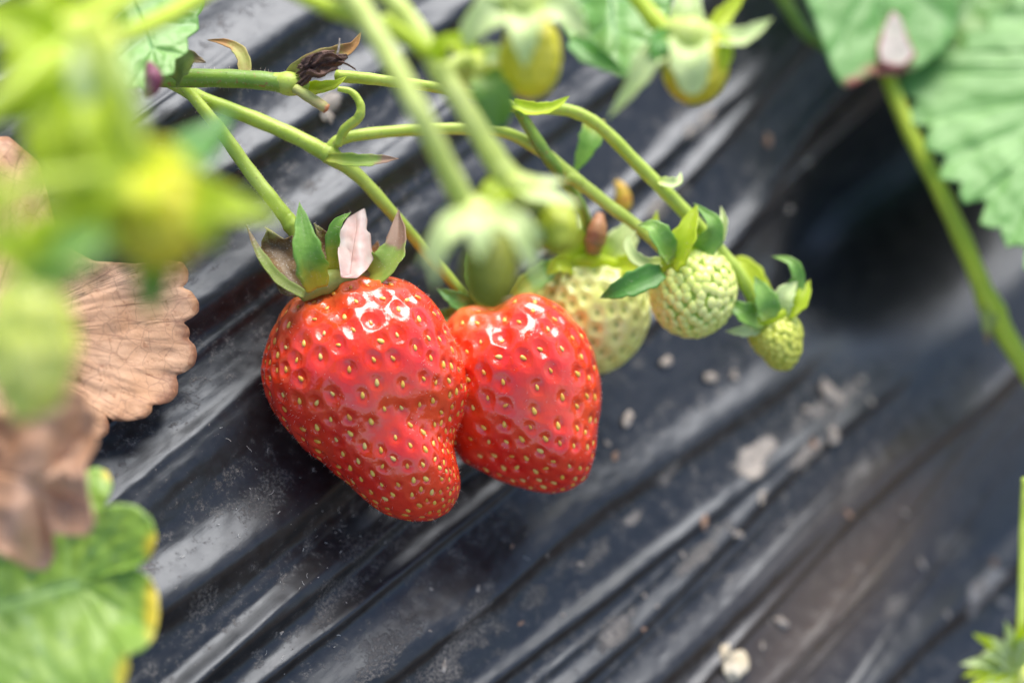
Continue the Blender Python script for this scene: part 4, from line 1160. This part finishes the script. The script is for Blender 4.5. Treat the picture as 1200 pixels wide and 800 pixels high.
root = thing('strawberry_leaf', 'round lobed green leaf with yellow scorched lobe tips at the lower left corner', 'leaf', P(60, 700, 31.2))
M_OUT = [(-130, 640), (-40, 600), (40, 590), (85, 572), (96, 555), (112, 546), (127, 552), (132, 567), (126, 583), (112, 596), (138, 589), (160, 592), (177, 606), (184, 628), (178, 650), (162, 663), (140, 668), (160, 666), (176, 676), (185, 695), (186, 722), (180, 748), (166, 762),
         (148, 768), (152, 782), (144, 805), (110, 850), (0, 880), (-130, 850)]
leaf('blade', M_OUT, [(-140, 740), (-40, 720), (60, 690), (110, 680)], lambda x, y: 29.4 - .006 * (y - 650) + .10 * math.sin(y / 26.0) , 'leaf_old', root, nout=420, rings=26, relief=.055, vein_n=16, wrinkle=.05, seed=15, curl=-.25, blobs=[(186, 642, 17, 18), (182, 712, 12, 42), (152, 792, 15, 20), (130, 554, 11, 10)])
tube('petiole', [(-260, 820, 31.8, 9), (-200, 770, 31.6, 9), (-138, 740, 31.5, 8)], 'stem', root)

root = thing('strawberry_leaf', 'bluish green leaf tip behind the sloping lime stalk at top left', 'leaf', P(200, 30, 32.6))
leaf('blade', [(238, -10), (237, 15), (226, 40), (215, 62), (200, 85), (170, 108), (130, 90), (110, 30), (120, -30), (170, -70), (225, -50)], [(140, -40), (165, 20), (185, 75)],
     lambda x, y: 32.4 + .004 * (x - 170) - .010 * (y - 30), 'leaf', root, relief=.08, vein_n=12, wrinkle=.05, seed=16, nteeth=16, tooth=8)
root = thing('strawberry_leaf', 'blurred plain green leaf between the two yellow fruits at the top edge', 'leaf', P(715, 30, 30))
leaf('blade', [(640, -60), (720, -70), (790, -40), (785, 10), (772, 60), (752, 84), (730, 92), (700, 78), (668, 48), (645, 10)], [(715, -80), (715, 0), (728, 80)],
     lambda x, y: 30.8 - .009 * (y - 30) - .25 * math.exp(-((x - 715) / 20.0) ** 2), 'leaf', root, relief=.06, vein_n=12, wrinkle=.04, seed=17)
sepal('leaflet', [(672, 46, 30.1), (695, 66, 29.9), (736, 88, 30)], 15, 'sepal_deep', root)
root = thing('leaflet', 'short narrow green leaflet hanging behind the arching stalk, above the pale unripe berry', 'leaf', P(685, 175, 36.6))
sepal('blade', [(700, 140, 36.9), (690, 168, 36.7), (672, 205, 36.7)], 14, 'sepal', root)
root = tag(obj('withered_bud', *tube_geo([(722, 250, 38.6, 8), (730, 238, 38.6, 11), (728, 222, 38.6, 8), (722, 213, 38.7, 3)])[:2], MAT['bud_yellow'],
               uvs=tube_geo([(722, 250, 38.6, 8), (730, 238, 38.6, 11), (728, 222, 38.6, 8), (722, 213, 38.7, 3)])[2]), 'small yellow and orange withered bud poking up behind the fruit stalk', 'bud')

root = thing('strawberry_leaf', 'green leaf with a whitish pink scorched patch at the top right', 'leaf', P(1040, 40, 41.0))
leaf('blade', [(880, -200), (925, -60), (944, 0), (955, 25), (964, 52), (974, 80), (987, 104), (1002, 100), (1022, 88), (1045, 90), (1078, 80), (1104, 62), (1120, 42), (1122, 12), (1135, -60), (1170, -250), (1100, -430), (960, -430)],  # unseen upper part enlarged to shade the film below
     [(1030, -460), (1030, -200), (1022, 50)], lambda x, y: 41.2 - .008 * (y - 50) + .003 * (x - 1030) + .05 * math.sin(x / 15.0), 'leaf_scorched', root, relief=.09, vein_n=14, wrinkle=.05, seed=18, nteeth=0, blobs=[(1003, 100, 16, 10), (1040, 84, 30, 10)])
leaf('scorched_patch', [(1030, 72), (1028, 55), (1036, 30), (1046, 12), (1056, 22), (1064, 45), (1074, 66), (1060, 78), (1042, 80)], [(1048, 24), (1050, 62)], lambda x, y: 41.0 - .008 * (y - 50) + .003 * (x - 1030) + .05 * math.sin(x / 15.0), 'scorch', root, relief=.02, vein_n=0, wrinkle=.03, seed=19, nout=90, rings=9)
tube('petiole', [(880, -60, 42.6, 8), (918, -2, 42.4, 9), (945, 38, 42.0, 8), (975, 60, 41.4, 6)], 'stem_dark', root)
root = thing('strawberry_leaf', 'large pale green saw toothed leaf filling the top right corner', 'leaf', P(1180, 130, 40.5))
leaf('blade', [(1052, 84), (1062, 108), (1072, 138), (1092, 172), (1108, 200), (1124, 228), (1148, 238), (1164, 272), (1190, 284), (1206, 310), (1260, 370), (1400, 380), (1560, 200), (1540, -40), (1400, -160), (1250, -60), (1125, 55)],  # blade enlarged out of view, right and up, to block light
     [(1400, -170), (1300, 20), (1220, 160), (1215, 290)], lambda x, y: 40.8 - .011 * (y - 150) - .003 * (x - 1150), 'leaf_pale', root, relief=.12, vein_n=26, wrinkle=.05, seed=20, nteeth=42, tooth=20, nout=800, rings=24)
tube('petiole', [(1520, -300, 41, 8), (1460, -230, 40.8, 8), (1398, -168, 40.2, 8)], 'stem', root)
root = thing('strawberry_leaf', 'shaded green leaf between the scorched leaf and the pale toothed one', 'leaf', P(1150, 10, 42))
leaf('blade', [(1060, -300), (1090, -60), (1100, 20), (1125, 70), (1160, 66), (1215, 30), (1300, -60), (1380, -250), (1300, -470), (1150, -480)], [(1200, -490), (1180, -200), (1145, 50)], lambda x, y: 42.4 - .007 * (y - 30), 'leaf', root, relief=.1, vein_n=12, wrinkle=.05, seed=22)  # extended far above the view to cast shade on the film
root = thing('leaf_stalk', 'long green leaf stalk with a joint running down the right edge below the toothed leaf', 'leaf stalk', P(1110, 230, 41))
tube('stalk', [(1030, 60, 41.6, 9), (1048, 110, 41.4, 9), (1072, 165, 41.2, 10), (1100, 220, 40.9, 10), (1130, 285, 40.6, 11), (1158, 352, 40.3, 11), (1180, 395, 40.1, 12), (1215, 450, 39.9, 12)], 'stem_lime', root)
tube('node', [(1150, 335, 40.4, 11), (1163, 362, 40.3, 16), (1178, 392, 40.1, 12)], 'stem_lime', root)
sepal('stipule', [(1160, 358, 40.1), (1158, 380, 40.0), (1156, 404, 40.0)], 9, 'sepal_olive', root)

root = thing('flower_bud', 'pale green spiky flower bud on a thin upright stalk in the lower right corner', 'flower bud', P(1185, 775, 30.5))
tube('pedicel', [(1202, 560, 31.1, 5), (1199, 620, 31.0, 5), (1198, 680, 30.8, 5), (1196, 740, 30.6, 6), (1190, 765, 30.5, 8)], 'stem', root)
gbud = berry_geo((1190, 790, 30.5), ring(1190, 790, 26, 26), .38, (0, 1, 0), n=40, r_seed=.2, dimple=.01, seed=66)
body(root, gbud, 'lime')
for q, (tx, ty) in enumerate(((1126, 778), (1140, 742), (1178, 728), (1135, 806), (1215, 735), (1160, 830), (1150, 765), (1128, 792), (1160, 748), (1200, 725), (1145, 820))):
    sepal('sepal', [(1190, 785, 30.2), ((1190 + tx) / 2, (785 + ty) / 2 - 6, 29.9), (tx, ty, 29.6)], 9, 'sepal_lime' if q % 2 else 'sepal_pale', root)

# ------------------------------------------------------------------ crumbs of dry soil
def crumb_geo(px, py, r, seed, flat=.5, el=1.3):
    rg = np.random.default_rng(seed)
    V, F = cube_sphere(12)
    ns = Noise2(seed)
    rad = 1 + .5 * ns.fbm(V[:, 0] * 1.7 + V[:, 2] * .9, V[:, 1] * 1.7 - V[:, 2], 3)
    V = V * rad[:, None]
    a = rg.random() * 6.28
    x = np.cos(a) * Uc + np.sin(a) * Vc
    y = np.cross(Nc, x)
    d = on_film(px, py)
    R = px2cm(r * (.52 if seed > 60 else .74), d)
    flat = flat * rg.uniform(.5, 1.0); el = el * rg.uniform(.9, 1.7)
    L = (V[:, :1] * x * el + V[:, 1:2] * y + V[:, 2:3] * Nc * flat) * R
    return L @ M3.T + P(px, py, d) + cam2w(Nc) * R * flat * .55, F

V, F = crumb_geo(857, 776, 20, 5, .35, 1.1)
tag(obj('husk', V, F, MAT['chip']), 'cream coloured husk flake lying on the plastic at the bottom edge, right of middle', 'husk')
for lab, px, py, r, sd, m in (('biggest pale soil clod in the grooves right of the red berries', 973, 462, 15, 71, 'crumb'),
                              ('pale soil clod just below the biggest one, beside a smaller speck', 977, 511, 12, 72, 'crumb'),
                              ('lone pale soil clod close to the right edge of the right red berry', 735, 491, 12, 73, 'crumb'),
                              ('reddish brown soil crumb on the crest below the muddy splash', 825, 611, 8, 74, 'crumb_brown'),
                              ('pale flat clod on the shaded film above the thick dark stalk stub', 380, 132, 13, 75, 'crumb')):
    V, F = crumb_geo(px, py, r, sd)
    tag(obj('soil_clod', V, F, MAT[m]), lab, 'soil clod')
for k, (px, py, r) in enumerate(((953, 520, 7), (893, 582, 8), (863, 625, 8), (800, 650, 5), (755, 697, 4), (753, 737, 5), (770, 710, 3.5), (832, 443, 8), (860, 440, 8), (780, 424, 8), (720, 535, 6), (712, 520, 5),
                                 (945, 480, 6), (1010, 445, 8), (1020, 470, 6), (994, 603, 7), (915, 728, 7), (893, 756, 5), (1110, 720, 6), (1150, 690, 9), (1165, 660, 9), (1175, 705, 8), (905, 395, 5), (1060, 600, 6), (1080, 660, 6), (900, 165, 8),
                                 (925, 245, 7), (945, 190, 7), (640, 650, 3.5), (560, 690, 4), (600, 640, 3), (505, 690, 3), (505, 740, 3.5), (470, 770, 3), (330, 740, 4), (610, 730, 4), (660, 720, 4), (520, 780, 7), (680, 660, 5), (215, 560, 2.5), (262, 515, 2.5))):
    V, F = crumb_geo(px, py, r, 100 + k)
    tag(obj('soil_crumb', V, F, MAT['crumb' if k % 5 else 'crumb_brown']), 'tiny crumb of dry soil scattered on the black plastic film', 'soil crumb', 'crumbs of dry soil on the film')

# fine lint and fibres stuck to the film near the fruit
LV, LF = [], []
for k in range(85):
    px, py = rng.uniform(200, 680), rng.uniform(480, 800)
    if k < 50: px, py = rng.normal(360, 60), rng.normal(610, 60)
    d = on_film(px, py, .012)
    p0 = P(px, py, d)
    a = rng.uniform(0, 6.28); L = rng.uniform(.02, .11) * (1.6 if k % 9 == 0 else 1); cv = rng.normal(0, 1.4); wd = rng.uniform(.0025, .006)
    pts = []
    for q in range(7):
        t = q / 6
        an = a + cv * t
        pts.append(p0.copy() if q == 0 else pts[-1] + L / 6 * cam2w(np.cos(an) * Uc + np.sin(an) * Vc + .12 * math.sin(3 * t) * Nc))
    for q in range(6):
        t = nrm(pts[q + 1] - pts[q]); sd = nrm(np.cross(t, cam2w(Nc))) * wd; up = cam2w(Nc) * wd
        b = len(LV)
        LV += [pts[q] + sd, pts[q] - sd, pts[q] + up, pts[q + 1] + sd, pts[q + 1] - sd, pts[q + 1] + up]
        LF += [(b, b + 3, b + 5, b + 2), (b + 2, b + 5, b + 4, b + 1), (b + 1, b + 4, b + 3, b)]
lint = obj('lint', LV, LF, plain_mat('lint_fibre', (.45, .42, .38), (.75, .72, .68), rough=.6, bump=0), None)
lint['kind'] = 'stuff'
lint['label'] = 'fine pale lint and plant fibres stuck to the film'

# ------------------------------------------------------------------ light
sdir = CAMROT @ Vector((.16, .97, .22)).normalized()
sl = bpy.data.lights.new('sun', 'SUN')
sl.energy = 1.5
sl.angle = math.radians(46)
sl.color = (1.0, .95, .87)
so = bpy.data.objects.new('sun', sl)
C.objects.link(so)
so.rotation_euler = sdir.to_track_quat('Z', 'Y').to_euler()
so.location = Vector(CAMLOC) + sdir * 40
w = bpy.data.worlds.new('World')
S.world = w
w.use_nodes = True
nt = w.node_tree
bg = nt.nodes.get('Background') or nt.nodes.new('ShaderNodeBackground')
sky = nt.nodes.new('ShaderNodeTexSky')
sky.sky_type = 'NISHITA'
sky.sun_disc = False
sky.sun_elevation = math.asin(sdir.z)
sky.sun_rotation = math.atan2(sdir.x, sdir.y)
sky.air_density = 1.0
sky.dust_density = 1.5
sky.ozone_density = 1.0
nt.links.new(sky.outputs[0], bg.inputs[0])
bg.inputs[1].default_value = .065

# ------------------------------------------------------------------ camera
cd = bpy.data.cameras.new('camera')
cd.lens = LENS
cd.sensor_width = SENSOR
cd.clip_start = .2
cd.clip_end = 20000
cd.dof.use_dof = True
cd.dof.focus_distance = FOCUS
cd.dof.aperture_fstop = LENS * 1e-3 / 1.2
cd.dof.aperture_blades = 0
co = bpy.data.objects.new('camera', cd)
C.objects.link(co)
co.location = CAMLOC
co.rotation_euler = (PITCH, 0, 0)
S.camera = co

S.view_settings.view_transform = 'Standard'
S.view_settings.look = 'None'
S.view_settings.exposure = 2.05
S.view_settings.gamma = 1.0
S.cycles.use_denoising = True
S.cycles.max_bounces = 8
S.cycles.transparent_max_bounces = 8
